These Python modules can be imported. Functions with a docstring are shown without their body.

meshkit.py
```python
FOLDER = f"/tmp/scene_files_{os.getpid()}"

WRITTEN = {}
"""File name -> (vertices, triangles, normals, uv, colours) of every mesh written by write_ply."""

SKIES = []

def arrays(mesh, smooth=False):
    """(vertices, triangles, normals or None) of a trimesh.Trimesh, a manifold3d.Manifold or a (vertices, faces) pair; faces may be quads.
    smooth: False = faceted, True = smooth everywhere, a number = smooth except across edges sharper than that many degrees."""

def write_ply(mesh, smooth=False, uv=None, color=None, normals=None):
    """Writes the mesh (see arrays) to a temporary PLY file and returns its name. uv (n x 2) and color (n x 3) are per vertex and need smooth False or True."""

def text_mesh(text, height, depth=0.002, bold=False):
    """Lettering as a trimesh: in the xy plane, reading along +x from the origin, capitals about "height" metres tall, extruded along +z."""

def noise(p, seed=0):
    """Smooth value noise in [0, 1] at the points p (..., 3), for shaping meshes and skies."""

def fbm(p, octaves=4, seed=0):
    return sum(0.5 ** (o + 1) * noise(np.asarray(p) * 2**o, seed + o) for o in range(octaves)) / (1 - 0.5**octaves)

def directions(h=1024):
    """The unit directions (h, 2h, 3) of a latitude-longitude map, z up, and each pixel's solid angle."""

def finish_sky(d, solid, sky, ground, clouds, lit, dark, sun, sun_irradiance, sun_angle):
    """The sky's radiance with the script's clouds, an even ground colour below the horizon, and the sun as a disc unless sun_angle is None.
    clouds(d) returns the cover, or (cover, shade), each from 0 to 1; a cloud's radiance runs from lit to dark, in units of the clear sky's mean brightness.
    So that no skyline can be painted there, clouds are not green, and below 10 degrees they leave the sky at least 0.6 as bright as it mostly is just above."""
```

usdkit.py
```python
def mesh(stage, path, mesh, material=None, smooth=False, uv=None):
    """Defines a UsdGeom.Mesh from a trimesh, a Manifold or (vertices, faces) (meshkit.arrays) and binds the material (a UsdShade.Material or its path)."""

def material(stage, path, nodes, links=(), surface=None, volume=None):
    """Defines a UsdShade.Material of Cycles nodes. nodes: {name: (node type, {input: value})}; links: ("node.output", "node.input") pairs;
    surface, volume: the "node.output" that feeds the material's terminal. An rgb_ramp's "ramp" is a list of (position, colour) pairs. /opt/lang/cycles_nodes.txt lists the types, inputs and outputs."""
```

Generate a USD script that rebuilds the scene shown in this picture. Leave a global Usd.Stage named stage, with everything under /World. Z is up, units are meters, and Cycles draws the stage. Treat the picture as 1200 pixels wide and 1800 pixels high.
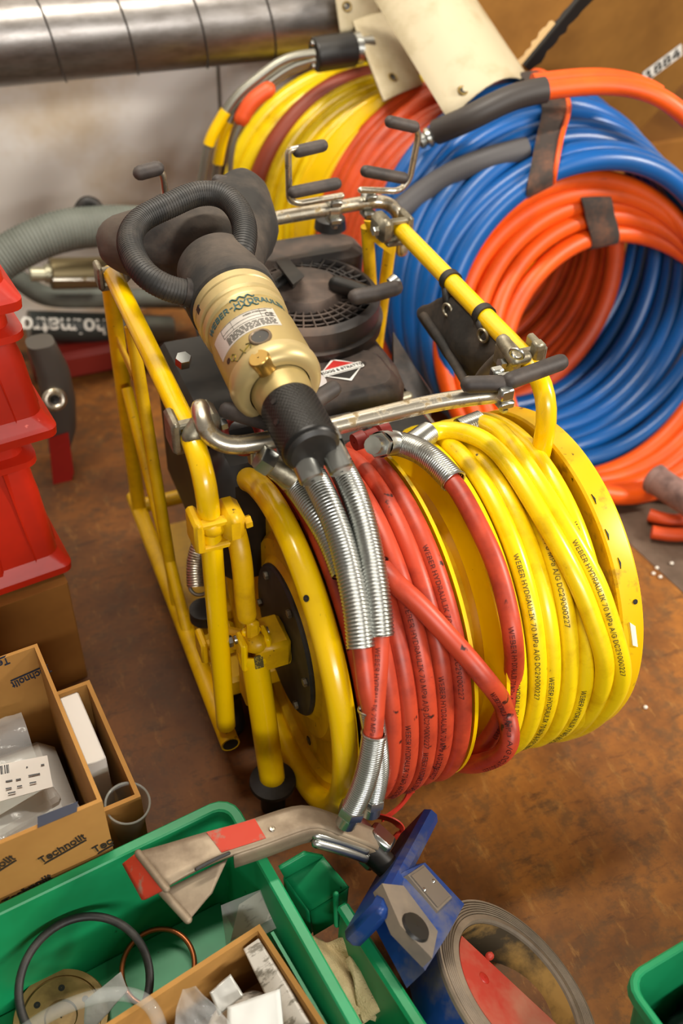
import math, random
import numpy as np, trimesh, usdkit, meshkit
from pxr import Usd, UsdGeom, UsdLux, Gf, Sdf
from scipy.interpolate import CubicSpline
from shapely.geometry import Polygon, Point

stage = Usd.Stage.CreateInMemory()
UsdGeom.SetStageUpAxis(stage, UsdGeom.Tokens.z)
UsdGeom.SetStageMetersPerUnit(stage, 1.0)
stage.SetDefaultPrim(UsdGeom.Xform.Define(stage, '/World').GetPrim())
UsdGeom.Scope.Define(stage, '/World/Looks')
random.seed(7); rng = np.random.default_rng(7)
A = np.array

# ---------------------------------------------------------------- camera
CAM = A([-0.2125, -0.9054, 1.3169]); YAW, PITCH, ROLL, FPX = 0.4239, 0.7315, 0.0475, 1743.0
_f = A([math.sin(YAW)*math.cos(PITCH), math.cos(YAW)*math.cos(PITCH), -math.sin(PITCH)])
_r = A([math.cos(YAW), -math.sin(YAW), 0.]); _u = np.cross(_r, _f)
RIGHT = _r*math.cos(ROLL)+_u*math.sin(ROLL); UP = -_r*math.sin(ROLL)+_u*math.cos(ROLL); FWD = _f
cam = UsdGeom.Camera.Define(stage, '/World/Camera')
m = Gf.Matrix4d(*RIGHT, 0, *UP, 0, *(-FWD), 0, *CAM, 1)
cam.AddTransformOp().Set(m)
cam.CreateHorizontalApertureAttr(24.0); cam.CreateVerticalApertureAttr(36.0)
cam.CreateFocalLengthAttr(24.0*FPX/1200)
cam.CreateClippingRangeAttr(Gf.Vec2f(0.05, 50))
cam.CreateFStopAttr(2.8); cam.CreateFocusDistanceAttr(1.27)
cam.CreateExposureAttr(-0.2)

# ---------------------------------------------------------------- light: two ceiling battens and a weak bounce
def rectlight(name, pos, target, w, h, inten, col):
    l = UsdLux.RectLight.Define(stage, '/World/'+name)
    z = A(pos, float)-A(target, float); z /= np.linalg.norm(z)
    x = np.cross([0, 1, 0.02], z); x /= np.linalg.norm(x); y = np.cross(z, x)
    l.AddTransformOp().Set(Gf.Matrix4d(*x, 0, *y, 0, *z, 0, *map(float, pos), 1))
    l.CreateWidthAttr(w); l.CreateHeightAttr(h); l.CreateIntensityAttr(inten); l.CreateColorAttr(Gf.Vec3f(*col))
rectlight('ceiling_lamp', (0.1, 0.45, 2.5), (0.1, 1.15, 0.4), 1.3, 0.16, 88, (1.0, 0.92, 0.80))
rectlight('far_lamp', (0.2, -4.4, 2.3), (.2, 1.0, .4), 2.6, 0.35, 54, (1.0, 0.97, 0.92))
rectlight('side_lamp', (2.7, -1.3, 2.2), (.2, -.1, .3), 0.7, 0.45, 118, (1.0, 0.92, 0.80))
dome = UsdLux.DomeLight.Define(stage, '/World/ambient'); dome.CreateIntensityAttr(0.10); dome.CreateColorAttr(Gf.Vec3f(1.0, 0.88, 0.74))

# ---------------------------------------------------------------- unprojection: pixel (1200x1800) to a point on a real plane
def ray(px, py):
    d = RIGHT*((px-600)/FPX)-UP*((py-900)/FPX)+FWD
    return d
def P(px, py, x=None, y=None, z=None, d=None):
    r = ray(px, py)
    t = d if d is not None else ((x-CAM[0])/r[0] if x is not None else (y-CAM[1])/r[1] if y is not None else (z-CAM[2])/r[2])
    return CAM+r*t
def PP(pts, **k): return A([P(q[0], q[1], **({'z': q[2]} if len(q) > 2 else k)) for q in pts])
RC = A([-0.0539, 0.2649])                      # the reels' axis: y, z
def PC(px, py, R):                             # onto a cylinder about the reels' axis
    r = ray(px, py); o = CAM[1:]-RC; dd = r[1:]
    a, b, c = dd@dd, 2*o@dd, o@o-R*R
    q = b*b-4*a*c
    t = (-b-math.sqrt(max(q, 0)))/(2*a)
    return CAM+r*t
def PCC(pts): return A([PC(*q) for q in pts])

# ---------------------------------------------------------------- scene tree
OFF, USED = {}, {}
def numbered(path):
    n = USED.get(path, -1)+1; USED[path] = n
    return path if n == 0 else f'{path}_{n:03d}'
def keys(prim, **k):
    for a, v in k.items():
        if v: prim.SetCustomDataByKey(a, v)
def thing(name, label, cat, base=(0, 0, 0), group=None, kind=None):
    p = numbered('/World/'+name); x = UsdGeom.Xform.Define(stage, p)
    base = A(base, float); x.AddTranslateOp().Set(Gf.Vec3d(*map(float, base))); OFF[p] = base
    keys(x.GetPrim(), label=label, category=cat, group=group, kind=kind); return p
def part(parent, name, mesh, mat, smooth=38, label=None, kind=None):
    p = numbered(parent+'/'+name); o = OFF[parent]; OFF[p] = o
    if isinstance(mesh, (list, tuple)): mesh = cat_(mesh)
    mm = mesh.copy(); mm.apply_translation(-o)
    pr = usdkit.mesh(stage, p, mm, mat, smooth=smooth).GetPrim()
    keys(pr, label=label, kind=kind); return p
def solo(name, label, cat, mesh, mat, smooth=38, group=None, kind=None):
    p = numbered('/World/'+name)
    if isinstance(mesh, (list, tuple)): mesh = cat_(mesh)
    mm = mesh.copy(); b = A([*mm.bounds.mean(0)[:2], mm.bounds[0][2]]); mm.apply_translation(-b); OFF[p] = b
    g = usdkit.mesh(stage, p, mm, mat, smooth=smooth); g.AddTranslateOp().Set(Gf.Vec3d(*map(float, b)))
    keys(g.GetPrim(), label=label, category=cat, group=group, kind=kind); return p
def cat_(ms): return trimesh.util.concatenate(ms)

# ---------------------------------------------------------------- shapes
def unit(v): v = A(v, float); return v/np.linalg.norm(v)
def spl(pts, n=None, step=None, closed=False):
    pts = A(pts, float)
    if closed: pts = np.vstack([pts, pts[:1]])
    s = np.r_[0, np.cumsum(np.maximum(np.linalg.norm(np.diff(pts, axis=0), axis=1), 1e-6)**0.6)]
    cs = CubicSpline(s, pts, bc_type='periodic' if closed else 'natural')
    d = cs(np.linspace(0, s[-1], 600)); L = np.r_[0, np.cumsum(np.linalg.norm(np.diff(d, axis=0), axis=1))]
    if n is None: n = max(3, int(L[-1]/(step or 0.008))+1)
    q = np.linspace(0, L[-1], n+1 if closed else n)
    out = np.stack([np.interp(q, L, d[:, k]) for k in range(3)], 1)
    return out[:-1] if closed else out
def frames(p, closed=False, up=None):
    n = len(p)
    t = (np.roll(p, -1, 0)-np.roll(p, 1, 0)) if closed else np.gradient(p, axis=0)
    t /= np.maximum(np.linalg.norm(t, axis=1, keepdims=True), 1e-12)
    a = A(up if up is not None else ([0, 0, 1.] if abs(t[0, 2]) < .9 else [1., 0, 0]))
    N = np.zeros_like(p); v = a-t[0]*(a@t[0]); N[0] = unit(v)
    for i in range(1, n):
        v = N[i-1]-t[i]*(N[i-1]@t[i]); N[i] = unit(v)
    if closed:
        v = N[-1]-t[0]*(N[-1]@t[0]); v = unit(v); B0 = np.cross(t[0], N[0])
        ang = math.atan2(v@B0, v@N[0])
        k = -ang*np.arange(n)/n; Bn = np.cross(t, N)
        N = N*np.cos(k)[:, None]+Bn*np.sin(k)[:, None]
    return t, N, np.cross(t, N)
def tube(p, r, sides=12, closed=False, caps=True, rfun=None, up=None, ell=None):
    """Swept round bar along p; r a number or one radius per point; rfun(s, phi) adds relief."""
    p = A(p, float); n = len(p); t, N, B = frames(p, closed, up)
    ph = np.linspace(0, 2*np.pi, sides, endpoint=False)
    R = np.broadcast_to(A(r, float).reshape(-1, 1), (n, sides)).copy()
    if rfun is not None:
        s = np.r_[0, np.cumsum(np.linalg.norm(np.diff(p, axis=0), axis=1))]; R += rfun(s[:, None], ph[None, :])
    ea, eb = ell or (1, 1)
    v = p[:, None]+(R*np.cos(ph)*ea)[..., None]*N[:, None]+(R*np.sin(ph)*eb)[..., None]*B[:, None]
    v = v.reshape(-1, 3); i = np.arange(n if closed else n-1)[:, None]*sides; j = np.arange(sides)[None]; j2 = (j+1) % sides
    i2 = (i+sides) % (n*sides)
    f = np.concatenate([np.stack([i+j, i+j2, i2+j2], -1).reshape(-1, 3), np.stack([i+j, i2+j2, i2+j], -1).reshape(-1, 3)])
    if caps and not closed:
        for e, sg in ((0, 1), (n-1, -1)):
            ring = v[e*sides:(e+1)*sides]; b = len(v); v = np.vstack([v, ring, p[e:e+1]])
            q = np.arange(sides); tri = np.stack([b+q, b+(q+1) % sides, np.full(sides, b+sides)], 1)
            f = np.vstack([f, tri[:, ::-1] if sg > 0 else tri])
    return trimesh.Trimesh(v, f, process=False)
def rod(a, b, r, sides=14, r2=None): 
    return tube(A([a, b]), A([r, r if r2 is None else r2]), sides)
def capsule(p, r, sides=12):
    """tube with rounded ends"""
    p = A(p, float); d0, d1 = unit(p[0]-p[1]), unit(p[-1]-p[-2]); k = [(.0, 1.), (.55, .84), (.85, .5), (.98, .15)]
    P0 = [p[0]+d0*r*a for a, _ in k[:0:-1]]; P1 = [p[-1]+d1*r*a for a, _ in k[1:]]
    return tube(np.vstack([P0, p, P1]), [r*b for _, b in k[:0:-1]]+[r]*len(p)+[r*b for _, b in k[1:]], sides)
def basis(w, u=None):
    w = unit(w); a = A(u if u is not None else ([0, 0, 1.] if abs(w[2]) < .9 else [1., 0, 0])); u = unit(a-w*(a@w))
    return u, np.cross(w, u), w
def lathe(prof, O, axis, sides=32, u=None):
    """prof: (s along axis, radius)"""
    U, V, W = basis(axis, u); ph = np.linspace(0, 2*np.pi, sides, endpoint=False); prof = A(prof, float)
    v = (A(O, float)+prof[:, :1, None]*W+(prof[:, 1, None]*np.cos(ph))[..., None]*U+(prof[:, 1, None]*np.sin(ph))[..., None]*V).reshape(-1, 3)
    n = len(prof); i = np.arange(n-1)[:, None]*sides; j = np.arange(sides)[None]; j2 = (j+1) % sides
    f = np.concatenate([np.stack([i+j, i+j2, i+sides+j2], -1).reshape(-1, 3), np.stack([i+j, i+sides+j2, i+sides+j], -1).reshape(-1, 3)])
    m = trimesh.Trimesh(v, f, process=True); m.update_faces(m.nondegenerate_faces()); return m
def hull(pts): return trimesh.convex.convex_hull(A(pts, float))
def rbox(c, size, F=None, b=0.003):
    """chamfered box; F = (U, V, W) axes"""
    h = A(size, float)/2; b = min(b, h.min()*.6); q = []
    for s in np.ndindex(2, 2, 2):
        s = A(s)*2-1
        for k in range(3):
            d = h-b; d[k] = h[k]; q.append(s*d)
    q = A(q)
    if F is not None: q = q@A(F)
    return hull(q+A(c, float))
def prism(poly, h, O, U, V, b=0.0, holes=()):
    """polygon in the plane (U, V) at O, extruded by h along U x V"""
    U, V = unit(U), A(V, float); V = unit(V-U*(U@V)); W = np.cross(U, V)
    pg = Polygon(poly, [h_ for h_ in holes]); 
    if not pg.is_valid: pg = pg.buffer(0)
    m = trimesh.creation.extrude_polygon(pg, h, engine='earcut')
    v = m.vertices; return trimesh.Trimesh(A(O, float)+v[:, :1]*U+v[:, 1:2]*V+v[:, 2:]*W, m.faces, process=False)
def rrect(w, h, r, k=4):
    out = []
    for cx, cy, a in ((w/2-r, h/2-r, 0), (-w/2+r, h/2-r, 90), (-w/2+r, -h/2+r, 180), (w/2-r, -h/2+r, 270)):
        for i in range(k+1):
            t = math.radians(a+90*i/k); out.append((cx+r*math.cos(t), cy+r*math.sin(t)))
    return A(out)
def loft(loops, cap0=True, cap1=True):
    """rings of equal length joined in order"""
    n, k = len(loops), len(loops[0]); v = np.vstack(loops); i = np.arange(n-1)[:, None]*k; j = np.arange(k)[None]; j2 = (j+1) % k
    f = [np.stack([i+j, i+j2, i+k+j2], -1).reshape(-1, 3), np.stack([i+j, i+k+j2, i+k+j], -1).reshape(-1, 3)]
    if cap0: c = len(v); v = np.vstack([v, loops[0], A(loops[0]).mean(0)[None]]); q = np.arange(k); f.append(np.stack([c+(q+1) % k, c+q, np.full(k, c+k)], 1))
    if cap1: c = len(v); v = np.vstack([v, loops[-1], A(loops[-1]).mean(0)[None]]); q = np.arange(k); f.append(np.stack([c+q, c+(q+1) % k, np.full(k, c+k)], 1))
    return trimesh.Trimesh(v, np.concatenate(f), process=False)
def sheet(g, th):
    """grid (n, m, 3) of points thickened by th along its normals"""
    g = A(g, float); n, m_ = g.shape[:2]; du, dv = np.gradient(g, axis=0), np.gradient(g, axis=1)
    N = np.cross(du, dv); N /= np.maximum(np.linalg.norm(N, axis=2, keepdims=True), 1e-12)
    a, b = (g+N*th/2).reshape(-1, 3), (g-N*th/2).reshape(-1, 3); K = n*m_
    i, j = np.meshgrid(np.arange(n-1), np.arange(m_-1), indexing='ij'); q = (i*m_+j).ravel()
    F = np.vstack([np.stack([q, q+m_, q+m_+1], 1), np.stack([q, q+m_+1, q+1], 1)])
    F2 = F[:, ::-1]+K
    e = np.r_[np.arange(m_), (np.arange(1, n)*m_+m_-1), ((n-1)*m_+np.arange(m_-2, -1, -1)), (np.arange(n-2, 0, -1)*m_)]
    e2 = np.roll(e, -1); S = np.vstack([np.stack([e, e2, e2+K], 1), np.stack([e, e2+K, e+K], 1)])
    return trimesh.Trimesh(np.vstack([a, b]), np.vstack([F, F2, S]), process=False)
def bilin(c00, c10, c11, c01, n=8, m=8):
    u = np.linspace(0, 1, n)[:, None, None]; v = np.linspace(0, 1, m)[None, :, None]
    return (A(c00)*(1-u)+A(c10)*u)*(1-v)+(A(c01)*(1-u)+A(c11)*u)*v
def torus(c, axis, R, r, n=64, sides=12, u=None):
    U, V, W = basis(axis, u); t = np.linspace(0, 2*np.pi, n, endpoint=False)
    return tube(A(c)+R*(np.cos(t)[:, None]*U+np.sin(t)[:, None]*V), r, sides, closed=True)
def spring(p, r, wire=0.0012, pitch=0.0032, sides=18, per=6):
    """a close-wound spring guard: a tube with helical ridges"""
    p = spl(p, step=pitch/per)
    return tube(p, r, sides, caps=False, rfun=lambda s, ph: wire*(np.abs(np.cos(np.pi*s/pitch-ph/2))-.6))
def hexnut(O, axis, r, h, ph=0):
    U, V, W = basis(axis); t = np.arange(6)*np.pi/3+ph
    q = [A(O)+W*z+(U*math.cos(a)+V*math.sin(a))*r*k for z, k in ((0, .93), (h*.12, 1), (h*.88, 1), (h, .93)) for a in t]
    return hull(q)
def text3(txt, h, O, U, V, depth=0.0006, bold=False, center=False):
    m = meshkit.text_mesh(txt, h, depth, bold); v = m.vertices.copy()
    if center: v[:, :2] -= (v[:, :2].max(0)+v[:, :2].min(0))/2
    U, V = unit(U), A(V, float); V = unit(V-U*(U@V)); W = np.cross(U, V)
    return trimesh.Trimesh(A(O, float)+v[:, :1]*U+v[:, 1:2]*V+v[:, 2:]*W, m.faces, process=False)
def text_cyl(txt, h, O, axis, R, s0, phi0, u, depth=0.0003, sgn=1, bold=False, across=1):
    """lettering bent round a cylinder: reading along the circumference, capitals along across*axis"""
    U, V, W = basis(axis, u); m = meshkit.text_mesh(txt, h, depth, bold); w = m.bounds[1][0]
    v, f = trimesh.remesh.subdivide_to_size(m.vertices, m.faces, max(h*.5, .004))
    ph = phi0+sgn*(v[:, 0]-w/2)/R; rr = R+v[:, 2]
    q = A(O, float)+(s0+across*v[:, 1:2])*W+(rr*np.cos(ph))[:, None]*U+(rr*np.sin(ph))[:, None]*V
    return trimesh.Trimesh(q, f, process=False)
def text_path(txt, h, p, outw, r, s0, depth=0.0002, lift=0.0003, flip=False):
    """print running along a hose: p centreline, outw(point) the outward direction of the printed side"""
    m = meshkit.text_mesh(txt, h, depth); v = m.vertices
    s = np.r_[0, np.cumsum(np.linalg.norm(np.diff(p, axis=0), axis=1))]
    q = np.clip(s0+v[:, 0], 0, s[-1]); c = np.stack([np.interp(q, s, p[:, k]) for k in range(3)], 1)
    t = np.gradient(p, axis=0); t /= np.linalg.norm(t, axis=1, keepdims=True)
    T = np.stack([np.interp(q, s, t[:, k]) for k in range(3)], 1)
    o = A([outw(x) for x in c]); o -= T*(o*T).sum(1, keepdims=True); o /= np.linalg.norm(o, axis=1, keepdims=True); B = np.cross(o, T)
    a = (v[:, 1]-h/2)/r*(-1 if flip else 1); rr = (r+lift+v[:, 2])[:, None]
    return trimesh.Trimesh(c+rr*(np.cos(a)[:, None]*o+np.sin(a)[:, None]*B), m.faces, process=False)
def dense(h, edge):
    import manifold3d as mf
    k = mf.Manifold(mf.Mesh(np.asarray(h.vertices, np.float32), np.asarray(h.faces, np.uint32))).refine_to_length(edge).to_mesh()
    return trimesh.Trimesh(k.vert_properties[:, :3], k.tri_verts, process=True)
def blob(c, size, F=None, amp=.12, sc=3., seed=0, sub=3):
    m = trimesh.creation.icosphere(sub); v = m.vertices; n = meshkit.fbm(v*sc+9, 3, seed)
    q = v*(1+amp*(n-.5)*2)[:, None]*A(size)/2
    if F is not None: q = q@A(F)
    m.vertices = q+A(c, float); return m

# ---------------------------------------------------------------- materials
def lin(h):
    c = A([int(h[i:i+2], 16) for i in (1, 3, 5)])/255.; return tuple(np.where(c <= .04045, c/12.92, ((c+.055)/1.055)**2.4))
LOOKS = {}
def mat(name, col, rough=.5, metal=0., col2=None, sc=14, lo=.45, hi=.65, bump=0., bsc=60, spec=.5, dist=0.002, rough2=None, speck=None, coat=0., stretch=None, det=5):
    """one surface: base colour, a second colour through noise (grime, wear), fine relief, optional dark specks (chips)"""
    if name in LOOKS: return LOOKS[name]
    n = {'geo': ('geometry', {}), 'p': ('principled_bsdf', {'base_color': lin(col), 'roughness': rough, 'metallic': metal, 'specular_ior_level': spec, 'coat_weight': coat, 'coat_roughness': .12})}
    l = []; src = 'geo.position'
    if stretch: n['map'] = ('mapping', {'mapping_type': 'point', 'scale': stretch}); l.append((src, 'map.vector')); src = 'map.vector'
    if col2:
        n['nz'] = ('noise_texture', {'scale': sc, 'detail': det, 'roughness': .62}); n['rp'] = ('rgb_ramp', {'ramp': [(0, (0, 0, 0)), (lo, (0, 0, 0)), (hi, (1, 1, 1)), (1, (1, 1, 1))]})
        n['mx'] = ('mix_color', {'a': lin(col), 'b': lin(col2)}); l += [(src, 'nz.vector'), ('nz.fac', 'rp.fac'), ('rp.color', 'mx.fac')]
        out = 'mx.result'
        if speck:
            n['nz2'] = ('noise_texture', {'scale': speck[1], 'detail': 3, 'roughness': .6}); n['rp2'] = ('rgb_ramp', {'ramp': [(0, (0, 0, 0)), (speck[2], (0, 0, 0)), (min(speck[2]+.04, .99), (1, 1, 1)), (1, (1, 1, 1))]})
            n['mx2'] = ('mix_color', {'b': lin(speck[0])}); l += [(src, 'nz2.vector'), ('nz2.fac', 'rp2.fac'), ('rp2.color', 'mx2.fac'), (out, 'mx2.a')]; out = 'mx2.result'
        l.append((out, 'p.base_color'))
        if rough2 is not None: n['mr'] = ('mix_float', {'a': rough, 'b': rough2}); l += [('rp.color', 'mr.fac'), ('mr.result', 'p.roughness')]
    if bump:
        n['bn'] = ('noise_texture', {'scale': bsc, 'detail': 4}); n['bp'] = ('bump', {'strength': bump, 'distance': dist}); l += [(src, 'bn.vector'), ('bn.fac', 'bp.height'), ('bp.normal', 'p.normal')]
    LOOKS[name] = usdkit.material(stage, '/World/Looks/'+name, n, l, surface='p.BSDF'); return LOOKS[name]
def clear(name, col='#f4f6f6', rough=.12, fac=.86, bump=.5, bsc=45):
    """thin clear plastic film: mostly see-through, glossy where it faces the lamps"""
    n = {'geo': ('geometry', {}), 'nz': ('noise_texture', {'scale': bsc, 'detail': 3}), 'bp': ('bump', {'strength': bump, 'distance': .004}),
         't': ('transparent_bsdf', {'color': lin(col)}), 'g': ('principled_bsdf', {'base_color': lin(col), 'roughness': rough, 'specular_ior_level': .6}), 'mx': ('mix_closure', {'fac': 1-fac})}
    l = [('geo.position', 'nz.vector'), ('nz.fac', 'bp.height'), ('bp.normal', 'g.normal'), ('t.BSDF', 'mx.closure1'), ('g.BSDF', 'mx.closure2')]
    return usdkit.material(stage, '/World/Looks/'+name, n, l, surface='mx.closure')

YEL = mat('yellow_paint', '#f0c400', .26, col2='#d9a800', sc=9, lo=.5, hi=.8, speck=('#4a3a14', 130, .74), coat=.3)
YELW = mat('worn_yellow_paint', '#dcae00', .4, col2='#b98c08', sc=14, lo=.45, hi=.7, speck=('#54421c', 90, .70))
YELH = mat('yellow_hose_rubber', '#f0cf0c', .30, col2='#cfa400', sc=20, lo=.5, hi=.75, speck=('#4a4010', 40, .72), coat=.15)
REDH = mat('red_hose_rubber', '#bd4226', .42, col2='#8a2a1c', sc=16, lo=.45, hi=.7, speck=('#3a1512', 34, .66))
ORAH = mat('orange_hose_rubber', '#ee5a0a', .45, col2='#cc4a0c', sc=8, lo=.4, hi=.7)
ROH = mat('red_orange_hose_rubber', '#d44e1c', .48, col2='#a83a18', sc=8, lo=.4, hi=.7)
BLUH = mat('blue_hose_rubber', '#03549c', .34, col2='#164c86', sc=7, lo=.45, hi=.72)
CHR = mat('chrome_worn', '#c9c2b2', .27, .95, col2='#8d7d60', sc=60, lo=.52, hi=.62, rough2=.55)
ZINC = mat('zinc_bright', '#b2b4b0', .3, 1.0)
CAST = mat('cast_metal', '#9a9482', .45, .8, col2='#6d6656', sc=40, lo=.4, hi=.65, bump=.3, bsc=90)
GOLD = mat('champagne_anodised', '#a4905c', .44, .45, col2='#94804e', sc=6, lo=.4, hi=.7)
GOLD2 = mat('champagne_polished', '#b4a170', .4, .45)
BRASS = mat('brass', '#b39352', .26, .9)
BLK = mat('black_plastic', '#171615', .45, col2='#2a2723', sc=18, lo=.45, hi=.7)
BLKD = mat('dusty_black_plastic', '#252120', .5, col2='#5e4e44', sc=9, lo=.42, hi=.66, rough2=.8, bump=.15, bsc=70)
DUST = mat('dusty_black_cloth', '#211f1d', .8, col2='#554a40', sc=9, lo=.42, hi=.72, bump=.35, bsc=40, dist=.004)
RUB = mat('black_rubber', '#1d1c1b', .55, col2='#34302c', sc=30, lo=.45, hi=.65)
SLV = mat('rubber_sleeve', '#2e2826', .6, col2='#463d38', sc=25, lo=.4, hi=.65)
PRINT = mat('black_print', '#4a4110', .6, col2='#9a8410', sc=220, lo=.5, hi=.6)
PRINTR = mat('dark_print', '#4e150e', .6, col2='#93291c', sc=220, lo=.5, hi=.6)
WHT = mat('white_print', '#e4e2da', .5)
NAVY = mat('navy_print', '#1c2438', .6)
CARD = mat('cardboard', '#ad8044', .85, spec=.2, col2='#9a6e38', sc=5, lo=.35, hi=.7, bump=.08, bsc=150)
REDP = mat('red_crate_plastic', '#b82006', .45, col2='#9c1a05', sc=6, lo=.4, hi=.7, speck=('#e06050', 45, .70))
GRN = mat('green_bin_plastic', '#12905a', .46, col2='#0d7a46', sc=5, lo=.4, hi=.7, speck=('#123820', 50, .72))
GRY = mat('grey_hose_rubber', '#6b7068', .6, col2='#585c54', sc=10, lo=.4, hi=.7)

# ================================================================ the setting
def floor_mat():
    n = {'geo': ('geometry', {}), 'm1': ('mapping', {'mapping_type': 'point', 'scale': (1, 1, 1)}), 'mr': ('mapping', {'mapping_type': 'point', 'rotation': (0, 0, .5), 'scale': (5, 15, 1)}),
         'ms': ('mapping', {'mapping_type': 'point', 'rotation': (0, 0, 1.1), 'scale': (16, 6, 1)}),
         'na': ('noise_texture', {'scale': 3.2, 'detail': 7, 'roughness': .66}), 'ra': ('rgb_ramp', {'ramp': [(.30, lin('#3e2612')), (.44, lin('#7a4c20')), (.58, lin('#a3682a')), (.76, lin('#bd8238'))]}),
         'nb': ('noise_texture', {'scale': 3.0, 'detail': 6, 'roughness': .7}), 'rb': ('rgb_ramp', {'ramp': [(0, (0, 0, 0)), (.55, (0, 0, 0)), (.70, (1, 1, 1)), (1, (1, 1, 1))]}),
         'nc': ('noise_texture', {'scale': 3.0, 'detail': 6, 'roughness': .7}), 'rc': ('rgb_ramp', {'ramp': [(0, (0, 0, 0)), (.56, (0, 0, 0)), (.72, (1, 1, 1)), (1, (1, 1, 1))]}),
         'nd': ('noise_texture', {'scale': 26, 'detail': 6, 'roughness': .7}), 'rd': ('rgb_ramp', {'ramp': [(0, (0, 0, 0)), (.48, (0, 0, 0)), (.62, (1, 1, 1)), (1, (1, 1, 1))]}),
         'k1': ('mix_color', {'b': lin('#5a3a1e')}), 'k2': ('mix_color', {'b': lin('#bb8846')}), 'k3': ('mix_color', {'b': lin('#5c452c')}),
         'f1': ('math', {'math_type': 'multiply', 'value2': .9}), 'f2': ('math', {'math_type': 'multiply', 'value2': .7}), 'f3': ('math', {'math_type': 'multiply', 'value2': .6}),
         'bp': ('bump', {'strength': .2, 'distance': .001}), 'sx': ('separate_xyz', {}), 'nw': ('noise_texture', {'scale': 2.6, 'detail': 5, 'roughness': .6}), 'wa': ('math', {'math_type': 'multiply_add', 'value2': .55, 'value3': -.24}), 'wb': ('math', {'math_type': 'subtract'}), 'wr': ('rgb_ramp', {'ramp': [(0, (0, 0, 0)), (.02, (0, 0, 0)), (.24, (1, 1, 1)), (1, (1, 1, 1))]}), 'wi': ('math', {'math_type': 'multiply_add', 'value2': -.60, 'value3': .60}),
         'k4': ('mix_color', {'blend_type': 'multiply', 'b': lin('#7a6452')}), 'p': ('principled_bsdf', {'roughness': .55, 'specular_ior_level': .35})}  # grime and the machine's shade both put into the colour on the left side
    l = [('geo.position', 'm1.vector'), ('geo.position', 'mr.vector'), ('geo.position', 'ms.vector'), ('m1.vector', 'na.vector'), ('mr.vector', 'nb.vector'), ('ms.vector', 'nc.vector'), ('m1.vector', 'nd.vector'),
         ('na.fac', 'ra.fac'), ('nb.fac', 'rb.fac'), ('nc.fac', 'rc.fac'), ('nd.fac', 'rd.fac'), ('rb.color', 'f1.value1'), ('rc.color', 'f2.value1'), ('rd.color', 'f3.value1'),
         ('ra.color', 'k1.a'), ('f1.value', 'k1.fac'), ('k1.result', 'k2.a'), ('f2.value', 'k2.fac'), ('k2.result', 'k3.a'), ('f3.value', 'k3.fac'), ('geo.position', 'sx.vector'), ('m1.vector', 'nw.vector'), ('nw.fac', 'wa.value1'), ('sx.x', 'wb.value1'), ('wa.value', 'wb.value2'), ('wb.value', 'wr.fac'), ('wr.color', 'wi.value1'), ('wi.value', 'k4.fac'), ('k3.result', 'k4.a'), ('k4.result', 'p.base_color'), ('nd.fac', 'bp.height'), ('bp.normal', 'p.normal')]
    return usdkit.material(stage, '/World/Looks/scuffed_board_floor', n, l, surface='p.BSDF')
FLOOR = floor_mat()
WALLM = mat('white_painted_wall', '#e9e6e0', .8, spec=.25, col2='#c9b595', sc=2.2, lo=.46, hi=.66, speck=('#8f8270', 9, .70), bump=.1, bsc=60)
def struct(name, mesh, m_, smooth=30): 
    p = solo(name, None, None, mesh, m_, smooth, kind='structure'); return p
WY = 1.32                                       # the back wall's plane
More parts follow.
